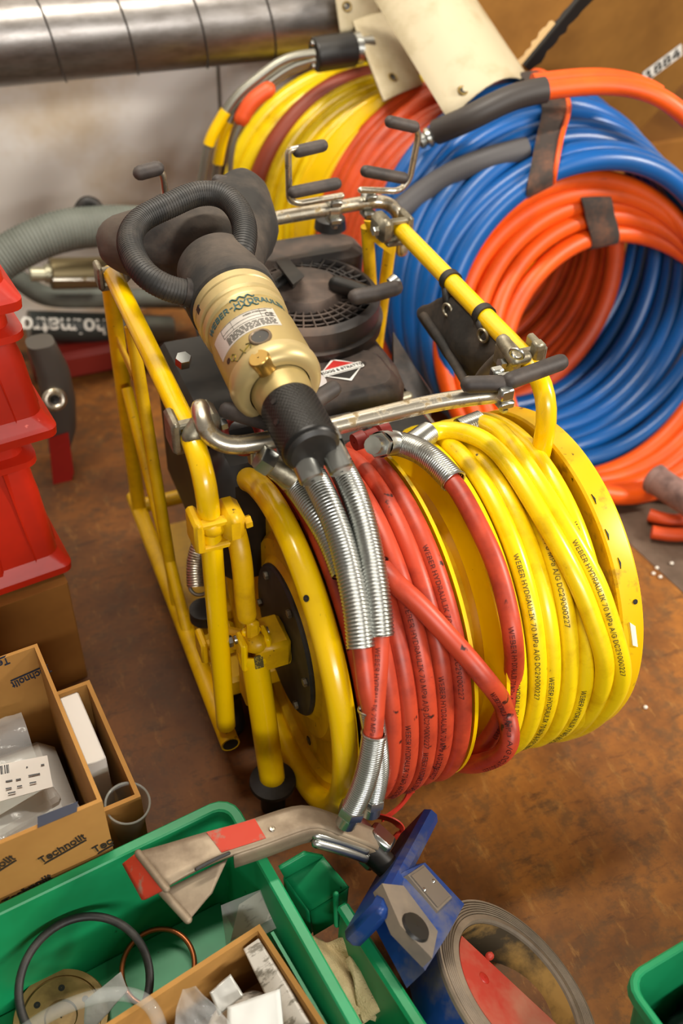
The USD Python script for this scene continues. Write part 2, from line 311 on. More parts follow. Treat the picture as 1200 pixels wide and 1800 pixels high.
# floor: scuffed boards, one seam running away at the right, a greyer board beyond it
s0, s1 = P(1140, 985, z=0), P(1200, 1040, z=0); sd = unit((s1-s0)*A([1, 1, 0])); sn = A([-sd[1], sd[0], 0])
if sn[1] < 0: sn = -sn
a, b = s0-sd*.62, s0+sd*2.6
fl = thing('floor', None, None, kind='structure')
def board(q, th=.03): return hull([(x, y, z) for x, y in q for z in (-th, 0)])
main = Polygon([(-2.2, -2.6), (3.2, -2.6), (3.2, 1.9), (-2.2, 1.9)])
cut = Polygon([a[:2]+sn[:2]*.0, b[:2], b[:2]+sn[:2]*3, a[:2]+sn[:2]*3])
mp = main.difference(cut.buffer(.0025)); cp = main.intersection(cut)
ext = lambda pg, z: trimesh.util.concatenate([trimesh.Trimesh(x.vertices+A([0, 0, z]), x.faces) for x in [trimesh.creation.extrude_polygon(g, .03, engine='earcut') for g in getattr(pg, 'geoms', [pg])]])
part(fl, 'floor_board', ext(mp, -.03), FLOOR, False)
GREYB = mat('grey_scuffed_board', '#6f5c4e', .7, col2='#544436', sc=9, lo=.4, hi=.66)
part(fl, 'floor_board', ext(cp, -.031), GREYB, False, label='greyer worn floor board')
part(fl, 'subfloor', rbox((.5, -.35, -.06), (5.4, 4.5, .03)), BLK, False)
wl = thing('wall_back', None, None, kind='structure')
seam = P(386, 150, y=WY)[0]
part(wl, 'wall_panel', rbox(((seam-2.6)/2+0-.002, WY+.03, 1.4), (seam+2.6-.004, .06, 2.86), b=.004), WALLM)
part(wl, 'wall_panel', rbox(((seam+3.6)/2+.002, WY+.03, 1.4), (3.6-seam-.004, .06, 2.86), b=.004), WALLM)
part(wl, 'seam_filler', rbox((seam, WY+.035, 1.4), (.02, .05, 2.86)), mat('seam_dark', '#6e675c', .8))

# spiral duct on the wall
dl, dr = P(0, 62, y=WY-.12), P(590, 22, y=WY-.12); DR = .086
ddir = unit((dr-dl)*A([1, 0, 0])); dz = (dl[2]+dr[2])/2
GALV = mat('galvanised_steel', '#8f8b88', .36, .92, col2='#7c7773', sc=24, lo=.4, hi=.65, stretch=(1, 3, 3))
du = thing('ventilation_duct', 'galvanised round ventilation duct with spiral seams running along the white wall', 'duct', (dl[0], WY-.12, dz-DR))
x0, x1 = dl[0]-.6, 1.7
part(du, 'duct_pipe', lathe([(0, DR*.98), (0, DR), (x1-x0, DR), (x1-x0, DR*.98)], (x0, WY-.12, dz), (1, 0, 0), 56), GALV)
k = 0; xs = x0+.06
while xs < x1-.2:
    t = np.linspace(0, 2*np.pi, 60); q = np.stack([xs+.095*t/2/np.pi*1.0, WY-.12+(DR+.0005)*np.cos(t), dz+(DR+.0005)*np.sin(t)], 1)
    part(du, 'spiral_seam', tube(q, .0022, 6, ell=(.7, 1.6)), mat('dark_seam_steel', '#55514e', .5, .7)); xs += .145

# ================================================================ the rescue power unit (frame, engine, bars, clamps)
Z1 = .604; XL, XR, YF, YB = 0.0, 0.458, -.055, .435; TR = .0135
pu = thing('hydraulic_power_unit', 'yellow tube-framed rescue power unit with black petrol engine, standing behind the hose reels', 'power unit', (.23, .19, 0))
def bent(pts, r=.055, n=7):
    """polyline with rounded corners"""
    pts = [A(p, float) for p in pts]; out = [pts[0]]
    for a, b, c in zip(pts, pts[1:], pts[2:]):
        u, v = unit(a-b), unit(c-b); k = min(r, np.linalg.norm(a-b)*.49, np.linalg.norm(c-b)*.49)
        for i in range(n+1):
            s = i/n; out.append((b+u*k)*(1-s)**2+2*b*s*(1-s)+(b+v*k)*s*s)
    return A(out+[pts[-1]])
for X in (XL, XR):
    part(pu, 'frame_rail', tube(bent([(X, YB-.03, Z1), (X, YF, Z1), (X, YF-.012, .13)], .075), TR, 18), YEL)
    part(pu, 'bottom_rail', tube(A([(X, YF-.03, .107), (X, YB+.06, .107)]), TR*1.05, 16), YELW)
    part(pu, 'rail_end_cap', rod((X, YF-.0305, .107), (X, YF-.029, .107), TR*.85), BLK)
    if X > .2: continue
    part(pu, 'rear_post', tube(bent([(X, YB+.02, .11), (X, YB+.01, Z1-.03), (X+(.0), YB-.005, Z1-.01)], .02), TR*.95, 14), YELW)
    part(pu, 'brace', tube(A([(X, YB-.02, .40), (X, .14, .115)]), .009, 12), YELW)
    part(pu, 'brace', tube(A([(X, .31, Z1-.03), (X, .20, .115)]), .0095, 12), YELW)
    part(pu, 'cross_plate', rbox((X, YB-.05, .475), (.006, .10, .02)), YELW)
part(pu, 'bottom_rail', tube(A([(XL, YB+.03, .107), (XR, YB+.03, .107)]), TR, 14), YELW)
part(pu, 'base_pan', loft([np.c_[rrect(.44, .40, .03)+A([.23, .215]), np.full(20, z)] for z in (.085, .092)]), YELW)
part(pu, 'cross_member', rbox((.229, .02, .125), (.44, .05, .04), b=.006), YELW)
part(pu, 'cross_member', rbox((.229, .16, .118), (.44, .03, .03), b=.006), YELW)
for x, y in ((.03, .02), (.43, .02), (.03, .38), (.43, .38)):
    part(pu, 'rubber_foot', lathe([(0, .001), (0, .021), (.012, .023), (.06, .019), (.088, .019), (.088, .001)], (x, y, 0), (0, 0, 1), 20), RUB)
# rear right uprights with a triangular gusset
for px0, px1 in (((645, 398), (652, 510)), ((690, 395), (668, 565))):
    ua, ub = P(*px0, y=.46), P(*px1, y=.46); part(pu, 'rear_upright', tube(A([ua, ub, ub+(ub-ua)*(.11-ub[2])/(ub-ua)[2]]), .0105, 14), YELW)
part(pu, 'gusset_plate', sheet(bilin(P(640, 388, y=.452), P(702, 392, y=.452), P(690, 450, y=.452), P(650, 420, y=.452), 4, 4), .005), YELW)
# chrome bars front and rear
FB = PP([(352, 718, .632), (356, 740, .628), (370, 765, .617), (400, 781, .607), (445, 779, .604), (520, 764, .604), (600, 746, .604), (700, 722, .604), (800, 702, .604), (884, 692, .604)])
part(pu, 'front_bar', capsule(spl(FB, 60), .0112, 18), CHR)
RB = PP([(430, 394, .607), (500, 381, .607), (570, 369, .607), (645, 356, .607), (678, 357, .605), (697, 372, .595), (704, 400, .568), (706, 440, .53)])
part(pu, 'rear_bar', capsule(spl(RB, 50), .0112, 16), CHR)
part(pu, 'rear_bar_sleeve', tube(PP([(575, 368, .607), (592, 365, .607)]), .0145, 16), CHR)
# clamps that hold the bars on the rails
def clamp(c, fx=1, yellow=False, s=1.0):
    c = A(c, float); M_ = YELW if yellow else CAST
    t = part(pu, 'frame_clamp', cat_([rbox(c+A([-.017*fx, 0, .0])*s, A([.012, .040, .044])*s, b=.004), rbox(c+A([.0, -.012, .0155])*s, A([.036, .012, .008])*s, b=.002), rbox(c+A([.024*fx, 0, .004])*s, A([.026, .046, .04])*s, b=.009), rbox(c+A([.0, .0, -.022])*s, A([.04, .03, .01])*s, b=.003)]), M_)
    part(t, 'clamp_bolt', cat_([hexnut(c+A([.037*fx, -.012, .004])*s, (fx, 0, .1), .0075*s, .008*s), rod(c+A([-.02*fx, .006, -.014])*s, c+A([.03*fx, .006, -.014])*s, .004*s)]), ZINC if not yellow else YELW)
clamp((XL, .018, Z1), 1); clamp((XR, .02, Z1), -1); clamp((XR-.004, YB-.02, Z1), -1); clamp((XL-.004, YB-.015, Z1-.005), 1, s=.8)
part(pu, 'clamp_arm', capsule(PP([(352, 745, .62), (338, 765, .61)]), .013, 12), CAST)
part(pu, 'clamp_lever', capsule(PP([(884, 600, .64), (905, 632, .635)]), .0095, 12), CAST)
part(pu, 'clamp_lever', capsule(PP([(905, 632, .635), (922, 628, .635)]), .009, 12), CAST)
part(pu, 'clamp_ring', torus(P(908, 622, z=.652), (.6, .5, .3), .0085, .0022, 24, 8), ZINC)
part(pu, 'clamp_block', rbox(P(944, 618, z=.622), (.016, .016, .03), b=.003), CAST)
# tool holders: bent rods with black rubber sleeves, and the saddle clamps under them
def holder(rodpts, sleeves, r=.0052, rs=.0095, clampat=None):
    t = part(pu, 'tool_holder', capsule(bent(rodpts, .014, 5), r, 12), CHR)
    for s in sleeves: part(t, 'rubber_sleeve', capsule(A(s), rs, 14), SLV)
    if clampat is not None:
        for dz_ in (.014, -.016):
            part(t, 'saddle_clamp', rbox(clampat+A([0, -.004, dz_]), (.022, .026, .012), b=.003), ZINC)
        part(t, 'clamp_bolt', cat_([hexnut(clampat+A([0, -.008, z]), (0, -.3, 1), .006, .006) for z in (.02, -.028)]), ZINC)
ry = .487
holder([P(600, 344, y=ry), P(525, 358, y=ry), P(508, 352, y=ry), P(506, 264, y=ry), P(524, 261, y=ry), P(566, 254, y=ry)], [[P(524, 266, y=ry), P(566, 256, y=ry)], [P(516, 338, y=ry-.02), P(590, 323, y=ry-.02)]], clampat=P(585, 367, z=.607))
holder([P(634, 334, y=ry), P(702, 336, y=ry), P(720, 316, y=ry), P(736, 235, y=ry), P(728, 220, y=ry), P(690, 214, y=ry)], [[P(686, 214, y=ry), P(727, 223, y=ry)], [P(643, 301, y=ry-.02), P(708, 313, y=ry-.02)]], clampat=P(646, 357, z=.607))
hl = .47
part(pu, 'rear_bar', rod(A([XL+.01, YB-.01, Z1]), RB[0], .0112, 16), CHR); hb0 = P(290, 350, y=hl); part(pu, 'tool_holder', rod(hb0, A([hb0[0], hl-.012, Z1]), .0052, 10), CHR)
holder([P(248, 376, y=hl), P(292, 348, y=hl), P(284, 296, y=hl), P(248, 303, y=hl)], [[P(246, 304, y=hl), P(276, 296, y=hl)], [P(252, 372, y=hl), P(288, 352, y=hl)]], rs=.0105)
part(pu, 'rubber_sleeve', capsule(A([P(383, 318, y=.46), P(410, 322, y=.46)]), .0095, 12), SLV)
cf = P(884, 683, z=.612)
holder([P(822, 668, z=.632), P(885, 668, z=.632), P(986, 636, z=.632)], [[P(824, 676, z=.628), P(880, 674, z=.628)], [P(897, 669, z=.632), P(984, 637, z=.632)]], rs=.0108, clampat=cf)
part(pu, 'saddle_clamp', rbox(P(873, 655, z=.628), (.016, .012, .014), b=.002), ZINC); part(pu, 'saddle_clamp', rbox(P(889, 692, z=.622), (.018, .012, .016), b=.002), ZINC)
holder([P(398, 722, z=.625), P(470, 742, z=.625)], [[P(400, 722, z=.625), P(468, 741, z=.625)]], rs=.0105)
holder([P(535, 716, z=.625), P(590, 680, z=.625)], [[P(537, 715, z=.625), P(585, 684, z=.625)]], rs=.0105)
# cable straps on the right rail
for px, py in ((792, 490), (851, 549)):
    c = P(px, py, x=XR); part(pu, 'rail_strap', lathe([(-.006, TR+.0005), (-.006, TR+.003), (.006, TR+.003), (.006, TR+.0005)], (XR, c[1], Z1), (0, 1, 0), 20), BLK)

# ---- engine: cowl, starter grille, decal, controls
en = part(pu, 'engine', loft([np.c_[rrect(w, h, r)+A([.262, cy]), np.full(20, z)] for z, w, h, r, cy in ((.10, .22, .26, .03, .35), (.30, .24, .29, .04, .345), (.385, .262, .31, .045, .34), (.445, .262, .31, .05, .34), (.462, .252, .296, .05, .343), (.468, .235, .275, .05, .345))]), BLKD)
EC = A([.293, .405]); EZ = .468
part(en, 'fan_shroud', lathe([(0, .128), (.018, .130), (.022, .124), (.05, .124), (.056, .119), (.058, .112), (.05, .108), (.02, .106)], (*EC, EZ), (0, 0, 1), 56), BLKD)
part(en, 'fan_shroud_floor', lathe([(0, .001), (0, .108)], (*EC, EZ+.024), (0, 0, 1), 40), BLK)
part(en, 'starter_hub', lathe([(.03, .066), (.058, .064), (.068, .058), (.072, .03), (.072, .0005)], (*EC, EZ), (0, 0, 1), 48), BLKD)
for i in range(36):
    a_ = 2*math.pi*i/36; d_ = A([math.cos(a_), math.sin(a_), 0])
    part(en, 'grille_rib', rbox(A([*EC, EZ+.051])+d_*.088, (.052, .0026, .012), (d_, np.cross([0, 0, 1.], d_), A([0, 0, 1.])), b=.0008), BLKD, 20)
for R_, z_ in ((.076, .056), (.087, .055), (.098, .053)): part(en, 'grille_ring', torus((*EC, EZ+z_), (0, 0, 1), R_, .0018, 56, 6), BLKD)
part(en, 'starter_handle', [hull([P(484, 458, z=.575), P(505, 452, z=.575), P(535, 485, z=.575), P(515, 500, z=.575), P(488, 470, z=.545), P(530, 485, z=.545), P(515, 508, z=.54), P(490, 455, z=.55)]), capsule(A([P(500, 490, z=.545), P(480, 508, z=.535)]), .009, 10)], BLK)
part(en, 'rope_guide', capsule(A([P(592, 500, z=.545), P(618, 508, z=.545), P(640, 516, z=.55)]), .014, 12), BLK)
part(en, 'air_intake_pipe', capsule(A([P(625, 522, z=.55), P(660, 516, z=.552), P(694, 506, z=.555)]), .0125, 14), SLV)
part(en, 'pipe_clip', lathe([(0, .001), (0, .011), (.012, .011), (.014, .006), (.014, .0005)], P(688, 500, z=.557), (.8, .2, .5), 16), ZINC)
part(en, 'fuel_cap', lathe([(0, .001), (0, .028), (.018, .026), (.022, .02), (.022, .001)], P(580, 400, z=.53), (0, 0, 1), 24), BLK)
part(en, 'fuel_tank', loft([np.c_[rrect(.20, .09, .03)+A([.345, .535]), np.full(20, z)] for z in (.40, .50, .52)] + [np.c_[rrect(.17, .07, .03)+A([.345, .535]), np.full(20, .53)]]), BLKD)
part(en, 'front_cowl', loft([np.c_[rrect(.235, .125, r)+A([.262, cy]), np.full(20, z)] for z, r, cy in ((.33, .02, .235), (.44, .03, .238))] + [np.c_[rrect(.225, .115, .03)+A([.262, .24]), np.full(20, .466)], np.c_[rrect(.205, .10, .03)+A([.262, .243]), np.full(20, .474)]]), BLKD)
# side cowl panel sloping down on the right of the engine, ribbed block beneath
part(en, 'side_shield', sheet(bilin(P(690, 585, z=.45), P(758, 690, z=.40), P(756, 740, z=.36), P(690, 660, z=.42), 6, 6), .006), BLKD)
for i in range(6):
    part(en, 'cylinder_fin', rbox((.34+.0, .135, .30+i*.022), (.15, .09, .006), b=.002), CAST)
part(en, 'cylinder_block', rbox((.34, .15, .36), (.12, .07, .15), b=.01), BLK)
part(en, 'front_housing', rbox((.17, .12, .36), (.24, .10, .22), b=.02), BLK)
# diamond decal on the cowl's front slope
dc = P(600, 650, z=.4752); 
ds = unit(P(637, 641, z=.4752)-P(562, 661, z=.4752)); dv = np.cross([0, 0, 1.], ds)
hw = np.linalg.norm(P(637, 641, z=.4752)-P(562, 661, z=.4752))/2; hh = .028
pl = lambda q, z, mt, nm, **k: part(en, nm, prism(q, .0005, dc+A([0, 0, z]), ds, dv), mt, False, **k)
DW, DRD = mat('decal_white', '#ecebe6', .45), mat('decal_red', '#c8322c', .45)
dm = lambda s: [(-s*1.15*hh, 0), (0, -s*hh), (s*1.15*hh, 0), (0, s*hh)]
pl(dm(1.15), 0, DW, 'decal_diamond'); pl([(-1.02*hh, .006), (1.02*hh, .006), (0, .95*hh)], .0004, DRD, 'decal_diamond', label='red upper half of diamond decal'); pl([(-1.02*hh, -.006), (0, -.95*hh), (1.02*hh, -.006)], .0004, BLK, 'decal_diamond')
pl(rrect(2*hw, .0155, .004), .0008, DW, 'decal_banner'); pl(rrect(2*hw-.004, .0125, .003), .0011, mat('decal_dark', '#33302e', .5), 'decal_banner'); pl(rrect(2*hw-.006, .0112, .003), .0013, DW, 'decal_banner')
tm = text3('BRIGGS & STRATTON', .0058, dc+A([0, 0, .0021]), ds, dv, .0003, True, True); part(en, 'decal_lettering', tm, BLK, False)
part(en, 'warning_disc', lathe([(0, .0005), (0, .019), (.0008, .019), (.0008, .0005)], P(552, 672, z=.476), (0, -.25, 1), 32), mat('silver_sticker', '#b9b3b0', .5))
part(en, 'red_cap', lathe([(0, .0005), (0, .011), (.014, .011), (.016, .008), (.016, .0005)], P(543, 658, z=.478), (-.2, -.2, 1), 20), mat('red_cap_plastic', '#d2301c', .4))
for px, py, z in ((601, 717, .40), (586, 735, .38), (666, 694, .40)): part(en, 'bolt_head', hexnut(P(px, py, z=z), (0, -.6, .8), .009, .01), CAST)
part(en, 'throttle_stub', capsule(A([P(676, 712, z=.40), P(716, 697, z=.40)]), .009, 12), CAST)
# red coupling and cables just behind the front bar
part(pu, 'hose_coupling', [lathe([(0, .001), (0, .011), (.014, .012), (.018, .009), (.034, .009), (.036, .014), (.05, .014), (.05, .001)], P(622, 778, z=.545), (.95, .15, .05), 20)], mat('red_dust_cap', '#7c1f18', .5), label='red coupling with dust cap')
part(pu, 'hose_coupling', torus(P(425, 762, z=.575), (.2, -.6, .8), .023, .006, 30, 10), mat('red_dust_cap', '#7c1f18', .5), label='red dust cap ring')
part(pu, 'hose_coupling', [rod(P(452, 800, z=.56), P(480, 806, z=.56), .013), lathe([(0, .001), (0, .017), (.02, .017), (.02, .001)], P(436, 795, z=.56), (.9, -.1, 0), 6)], ZINC)
part(en, 'side_housing', rbox((.095, .28, .36), (.10, .24, .26), b=.015), BLK)
part(en, 'side_housing', rbox((.10, .17, .42), (.09, .10, .05), b=.012), BLK)
part(pu, 'terminal_stud', hexnut(P(322, 640, x=.041), (0, -.3, 1), .011, .014), ZINC)
cz = [P(245, 470, z=.5), P(340, 560, z=.45), P(360, 640, z=.42), P(420, 690, z=.45)]
part(pu, 'control_cable', tube(spl(cz, 30), .004, 8), BLK)
part(pu, 'control_cable', tube(spl(PP([(380, 610, .42), (350, 650, .44), (375, 690, .46), (450, 700, .46)]), 30), .004, 8), BLK)
# spring-clad suction hose low on the left
part(pu, 'supply_hose', spring(PP([(357, 945, .30), (345, 985, .27), (345, 1030, .24)]), .014, pitch=.004), CHR)
part(pu, 'supply_hose_ring', torus(P(350, 1030, z=.24), (0, -.5, .8), .014, .003, 24, 8), ZINC)
part(pu, 'drain_cap', lathe([(0, .001), (0, .023), (.02, .023), (.02, .001)], P(360, 1085, z=.17), (0, 0, 1), 24), RUB)

# ================================================================ two hose reels in front of the frame
RY, RZ = RC; RX = (1, 0, 0)
def on_reel(x, r, a): return A([x, RY-r*math.sin(a), RZ+r*math.cos(a)])    # a from the top towards the camera
r1 = thing('hose_reel', 'yellow steel hose reel with rolled rim and black hub plate, holding the red hose', 'hose reel', (.18, RY, 0))
part(r1, 'rim_tube', torus((.0905, RY, RZ), RX, .2285, .0165, 128, 18), YEL)
part(r1, 'flange_plate', lathe([(.100, .228), (.102, .205), (.112, .198), (.112, .150), (.104, .142), (.104, .118), (.098, .110), (.098, .02), (.104, .02), (.110, .118), (.118, .15), (.118, .2), (.108, .228)], (0, RY, RZ), RX, 96), YELW, 30)
part(r1, 'hub_plate', lathe([(.094, .002), (.092, .02), (.092, .106), (.095, .1085), (.099, .1085)], (0, RY, RZ), RX, 64), RUB)
for i in range(6):
    a = i*math.pi/3+.35; part(r1, 'hub_screw', hexnut(on_reel(.0915, .093, a), (-1, 0, 0), .006, .005), CAST)
    part(r1, 'flange_bolt', hexnut(on_reel(.112, .170, a+.3), (-1, 0, 0), .007, .006), BLK)
    part(r1, 'embossed_boss', lathe([(.112, .022), (.108, .018), (.108, .001)], on_reel(0, .170, a+.3), RX, 20), YELW)
for a in (.52, 2.4): part(r1, 'rim_hole', lathe([(0, .0005), (0, .0042)], on_reel(.0905, .2285, a)+(on_reel(0, 1, a)-on_reel(0, 0, a))*.0118-A([.0122, 0, 0]), (on_reel(0, 1, a)-on_reel(0, 0, a))*.7-A([.72, 0, 0]), 14), BLK)
part(r1, 'hub', lathe([(.052, .002), (.052, .030), (.056, .032), (.088, .032), (.092, .034)], (0, RY, RZ), RX, 28), YELW)
part(r1, 'drum', lathe([(.112, .17), (.256, .17)], (0, RY, RZ), RX, 64), YELW)
part(r1, 'flange', lathe([(.258, .17), (.2595, .238), (.2585, .2435), (.2635, .2435), (.265, .238), (.266, .03), (.260, .03)], (0, RY, RZ), RX, 112), YEL, 30)
# bracket that carries the reels, with the hinged leg
AX = .036
arm = PP([(392, 905), (408, 918), (420, 960), (427, 1010), (430, 1050), (433, 1080)], x=AX)
part(r1, 'bracket_arm', capsule(spl(arm, 40), .0135, 16), YELW)
part(r1, 'bracket_plate', rbox(P(432, 1180, x=AX+.002), (.012, .035, .12), b=.003), YELW)
part(r1, 'bracket_plate', rbox(P(470, 1130, x=AX+.03), (.05, .06, .05), b=.006), YELW)
clamp(P(369, 925, x=0.0), 1, True, 1.05); clamp(P(374, 1130, x=0.0), 1, True, .9)
part(r1, 'bracket_tube', capsule(A([P(395, 915, x=.02), P(372, 925, x=.0)]), .014, 12), YELW)
part(r1, 'bracket_tube', capsule(A([P(400, 1120, x=.02), P(450, 1130, x=.045)]), .015, 12), YELW)
lt, lb = P(447, 1155, x=.043), P(479, 1372, z=.068)
lg = part(r1, 'support_leg', rod(lt, lb, .0185, 24), YEL)
part(r1, 'leg_collar', lathe([(-.012, .0185), (-.012, .0215), (-.006, .0225), (.002, .0215), (.004, .0185)], lt, lb-lt, 28), YEL)
w = unit(lt-lb); 
part(r1, 'fork', [rbox(lt+w*.018+A([s*.0165, -.004, 0]), (.009, .030, .052), b=.004) for s in (-1, 1)] + [rbox(lt+w*.022+A([0, .006, 0]), (.026, .012, .05), b=.003)], YEL)
part(r1, 'pivot_tongue', rbox(lt+w*.045+A([0, -.010, .0]), (.017, .014, .055), b=.004), YELW)
part(r1, 'pivot_bolt', [rod(lt+w*.035-A([.024, 0, 0]), lt+w*.035+A([.024, 0, 0]), .006, 12), hexnut(lt+w*.035-A([.026, 0, 0]), (-1, 0, 0), .008, .006)], ZINC)
part(r1, 'leg_sticker', prism(rrect(.012, .02, .001), .0004, lt+A([0, -.0195, .012]), (1, 0, 0), w), PRINT)
part(r1, 'leg_foot', lathe([(.010, .001), (.010, .012), (.002, .033), (-.004, .034), (-.006, .018), (-.066, .018), (-.067, .001)], lb, (0, 0, 1), 32), RUB, label='black rubber foot of the leg')

r2 = thing('hose_reel', 'yellow steel hose reel with wide scratched right flange, holding the yellow hose', 'hose reel', (.40, RY, 0))
part(r2, 'flange', lathe([(.3035, .03), (.3035, .17), (.301, .19), (.2985, .198), (.301, .206), (.3045, .238), (.3035, .2435), (.3085, .2435), (.311, .238), (.311, .03)], (0, RY, RZ), RX, 112), YEL, 30)
part(r2, 'spacer_drum', lathe([(.264, .165), (.304, .165)], (0, RY, RZ), RX, 64), YELW)
part(r2, 'drum', lathe([(.309, .17), (.486, .17)], (0, RY, RZ), RX, 64), YELW)
part(r2, 'wide_flange', lathe([(.492, .05), (.488, .17), (.474, .236), (.473, .2415), (.476, .2445), (.502, .2455), (.508, .2425), (.51, .236), (.500, .21), (.500, .05)], (0, RY, RZ), RX, 128), mat('scuffed_yellow', '#e0b400', .38, col2='#a88216', sc=22, lo=.56, hi=.66, speck=('#4c3a16', 38, .68)), 30)
part(r2, 'paint_chip', [hull([on_reel(x, .2462, a)+(on_reel(0, 1, a)-on_reel(0, 0, a))*k for x, a in ((.484, 1.10), (.492, 1.13), (.490, 1.19), (.496, 1.26), (.488, 1.24)) for k in (-.001, .0012)])], WHT, False, label='white paint chip on the rim')
for x, a in ((.481, .42), (.479, .62), (.484, .78), (.482, 1.32)): part(r2, 'scratch', hull([on_reel(x+dx, .2453, a+da)+(on_reel(0, 1, a)-on_reel(0, 0, a))*k for dx, da in ((0, -.03), (.0022, 0), (0, .03)) for k in (-.001, .001)]), BLK, False)
part(r2, 'rim_hole', lathe([(0, .0005), (0, .0035)], on_reel(.496, .2462, 1.0), on_reel(0, 1, 1.0)-on_reel(0, 0, 1.0), 14), BLK)
def hanging(o): pass

# ---------------------------------------------------------------- hoses wound on the reels
def turn(x, R, amp=.002, ph=0., r2=.0015, tilt=0.):
    t = np.linspace(0, 2*np.pi, 110, endpoint=False)
    X = x+amp*np.sin(t+ph)+tilt*np.cos(2*t+ph); r = R+r2*np.sin(2*t+ph*1.7)
    return np.stack([X, RY-r*np.sin(t), RZ+r*np.cos(t)], 1)
def outw(q): return A([0, q[1]-RY, q[2]-RZ])
def outl(q): return unit(A([0, q[1]-RY, q[2]-RZ]))+A([-.55, 0, 0])
HR = .0126
def windings(par, xs, R, mt, pm, txts, seed):
    g = np.random.default_rng(seed)
    for i, x in enumerate(xs):
        p = turn(x, R+g.uniform(-.002, .003), g.uniform(.0008, .0028), g.uniform(0, 6), g.uniform(.0005, .002), g.uniform(-.001, .001))
        t = part(par, 'hose_turn', tube(p, HR, 16, closed=True), mt, True)
        if txts and i in txts:
            s0, txt = txts[i]; q = np.vstack([p, p])
            part(t, 'printed_lettering', text_path(txt, .0062, q, outl, HR, s0), pm, False, kind='stuff')
rh = thing('hydraulic_hose', 'red hydraulic twin hose wound on the near reel, one strand slung across it', 'hose', (.19, RY, 0))
TXT = 'WEBER HYDRAULIK 70 MPa A/G DC29000227'
rtx = {1: (.42, TXT), 2: (.30, TXT), 3: (.16, TXT+'   '+TXT), 4: (.25, TXT), 5: (.10, TXT)}
windings(rh, [.124, .1485, .173, .1975, .222, .2455], .2345, REDH, PRINTR, rtx, 3)
part(rh, 'inner_layer', tube(np.vstack([turn(.128+.023*i, .211) for i in range(6)]), HR, 10), REDH, True)
yh = thing('hydraulic_hose', 'yellow hydraulic hose wound on the reel with the wide right flange', 'hose', (.40, RY, 0))
ytx = {0: (.26, TXT), 1: (.14, TXT), 2: (.30, TXT), 3: (.05, TXT), 4: (.34, TXT), 5: (.12, TXT)}
windings(yh, [.3275, .352, .3765, .4005, .4245, .4485], .2335, YELH, PRINT, ytx, 11)
part(yh, 'inner_layer', tube(np.vstack([turn(.331+.024*i, .210) for i in range(6)]), HR, 10), YELH, True)
RS = .258
def strand(par, pts, r, mt, nm='hose_strand', txt=None, pm=None, s0=.05, h=.0062):
    p = spl(pts, step=.006); t = part(par, nm, tube(p, r, 16), mt, True)
    if txt: part(t, 'printed_lettering', text_path(txt, h, p, outl, r, s0), pm, False, kind='stuff')
    return p
ys1 = np.vstack([PCC([(742, 768, .255), (775, 757, .256), (830, 765, .258), (880, 800, .258), (935, 880, .258), (985, 965, .259), (1022, 1040, .257), (1048, 1110, .256), (1062, 1180, .254)]), [on_reel(.462, .248, a) for a in (2.35, 2.8, 3.2)]])
strand(yh, ys1, HR, YELH)
ys2 = np.vstack([PCC([(838, 742, .252), (868, 752, .254), (905, 790, .255), (955, 865, .256), (1005, 945, .256), (1050, 1030, .256), (1080, 1120, .256), (1090, 1200, .254)]), [on_reel(.472, .25, a) for a in (2.4, 2.8, 3.2)]])
strand(yh, ys2, HR, YELH, txt=TXT, pm=PRINT, s0=.24)
for a, b in (((735, 774, .255), (752, 762, .256)), ((828, 748, .25), (846, 741, .252))):
    p0, p1 = PC(*a), PC(*b); part(yh, 'spring_guard', spring(A([p0-(p1-p0)*1.2, p0, p1]), .0162), ZINC)
# red strand across the winding, ending in the loop at the bottom
rs = np.vstack([PCC([(672, 1000, .247), (690, 1020, .255), (735, 1062, .259), (780, 1110, .259), (825, 1160, .259), (862, 1205, .262)]), [P(888, 1250, x=.306), P(896, 1292, x=.303), P(885, 1322, x=.296), P(855, 1338, x=.285), P(815, 1343, x=.275)], [on_reel(.255, .236, 2.95), on_reel(.245, .22, 3.3)]])
strand(rh, rs, HR, REDH, txt=TXT, pm=PRINTR, s0=.2)
rt = np.vstack([PCC([(790, 842, .262), (806, 862, .262), (838, 920, .262), (868, 985, .263), (890, 1060, .264), (902, 1130, .264)]), [P(901, 1190, x=.318), P(890, 1240, x=.312), P(865, 1290, x=.30), P(830, 1325, x=.288), P(795, 1340, x=.27)]])
strand(rh, rt, HR, REDH, txt=TXT, pm=PRINTR, s0=.2)
part(rh, 'spring_guard', spring(np.vstack([[P(668, 782, z=.565)], PCC([(700, 780, .262), (735, 792, .264), (768, 816, .264), (797, 846, .262)])]), .0162), ZINC)
sa = P(668, 782, z=.565); sx_ = unit(sa-PC(700, 780, .262)); part(rh, 'coupling_nut', [hexnut(sa-sx_*.004, sx_, .0165, .014), rod(sa+sx_*.008, sa+sx_*.03, .011, 14)], ZINC)
part(rh, 'guard_end_ring', torus(PC(796, 845, .262), PC(806, 862, .262)-PC(790, 838, .262), .016, .0018, 24, 8), ZINC)

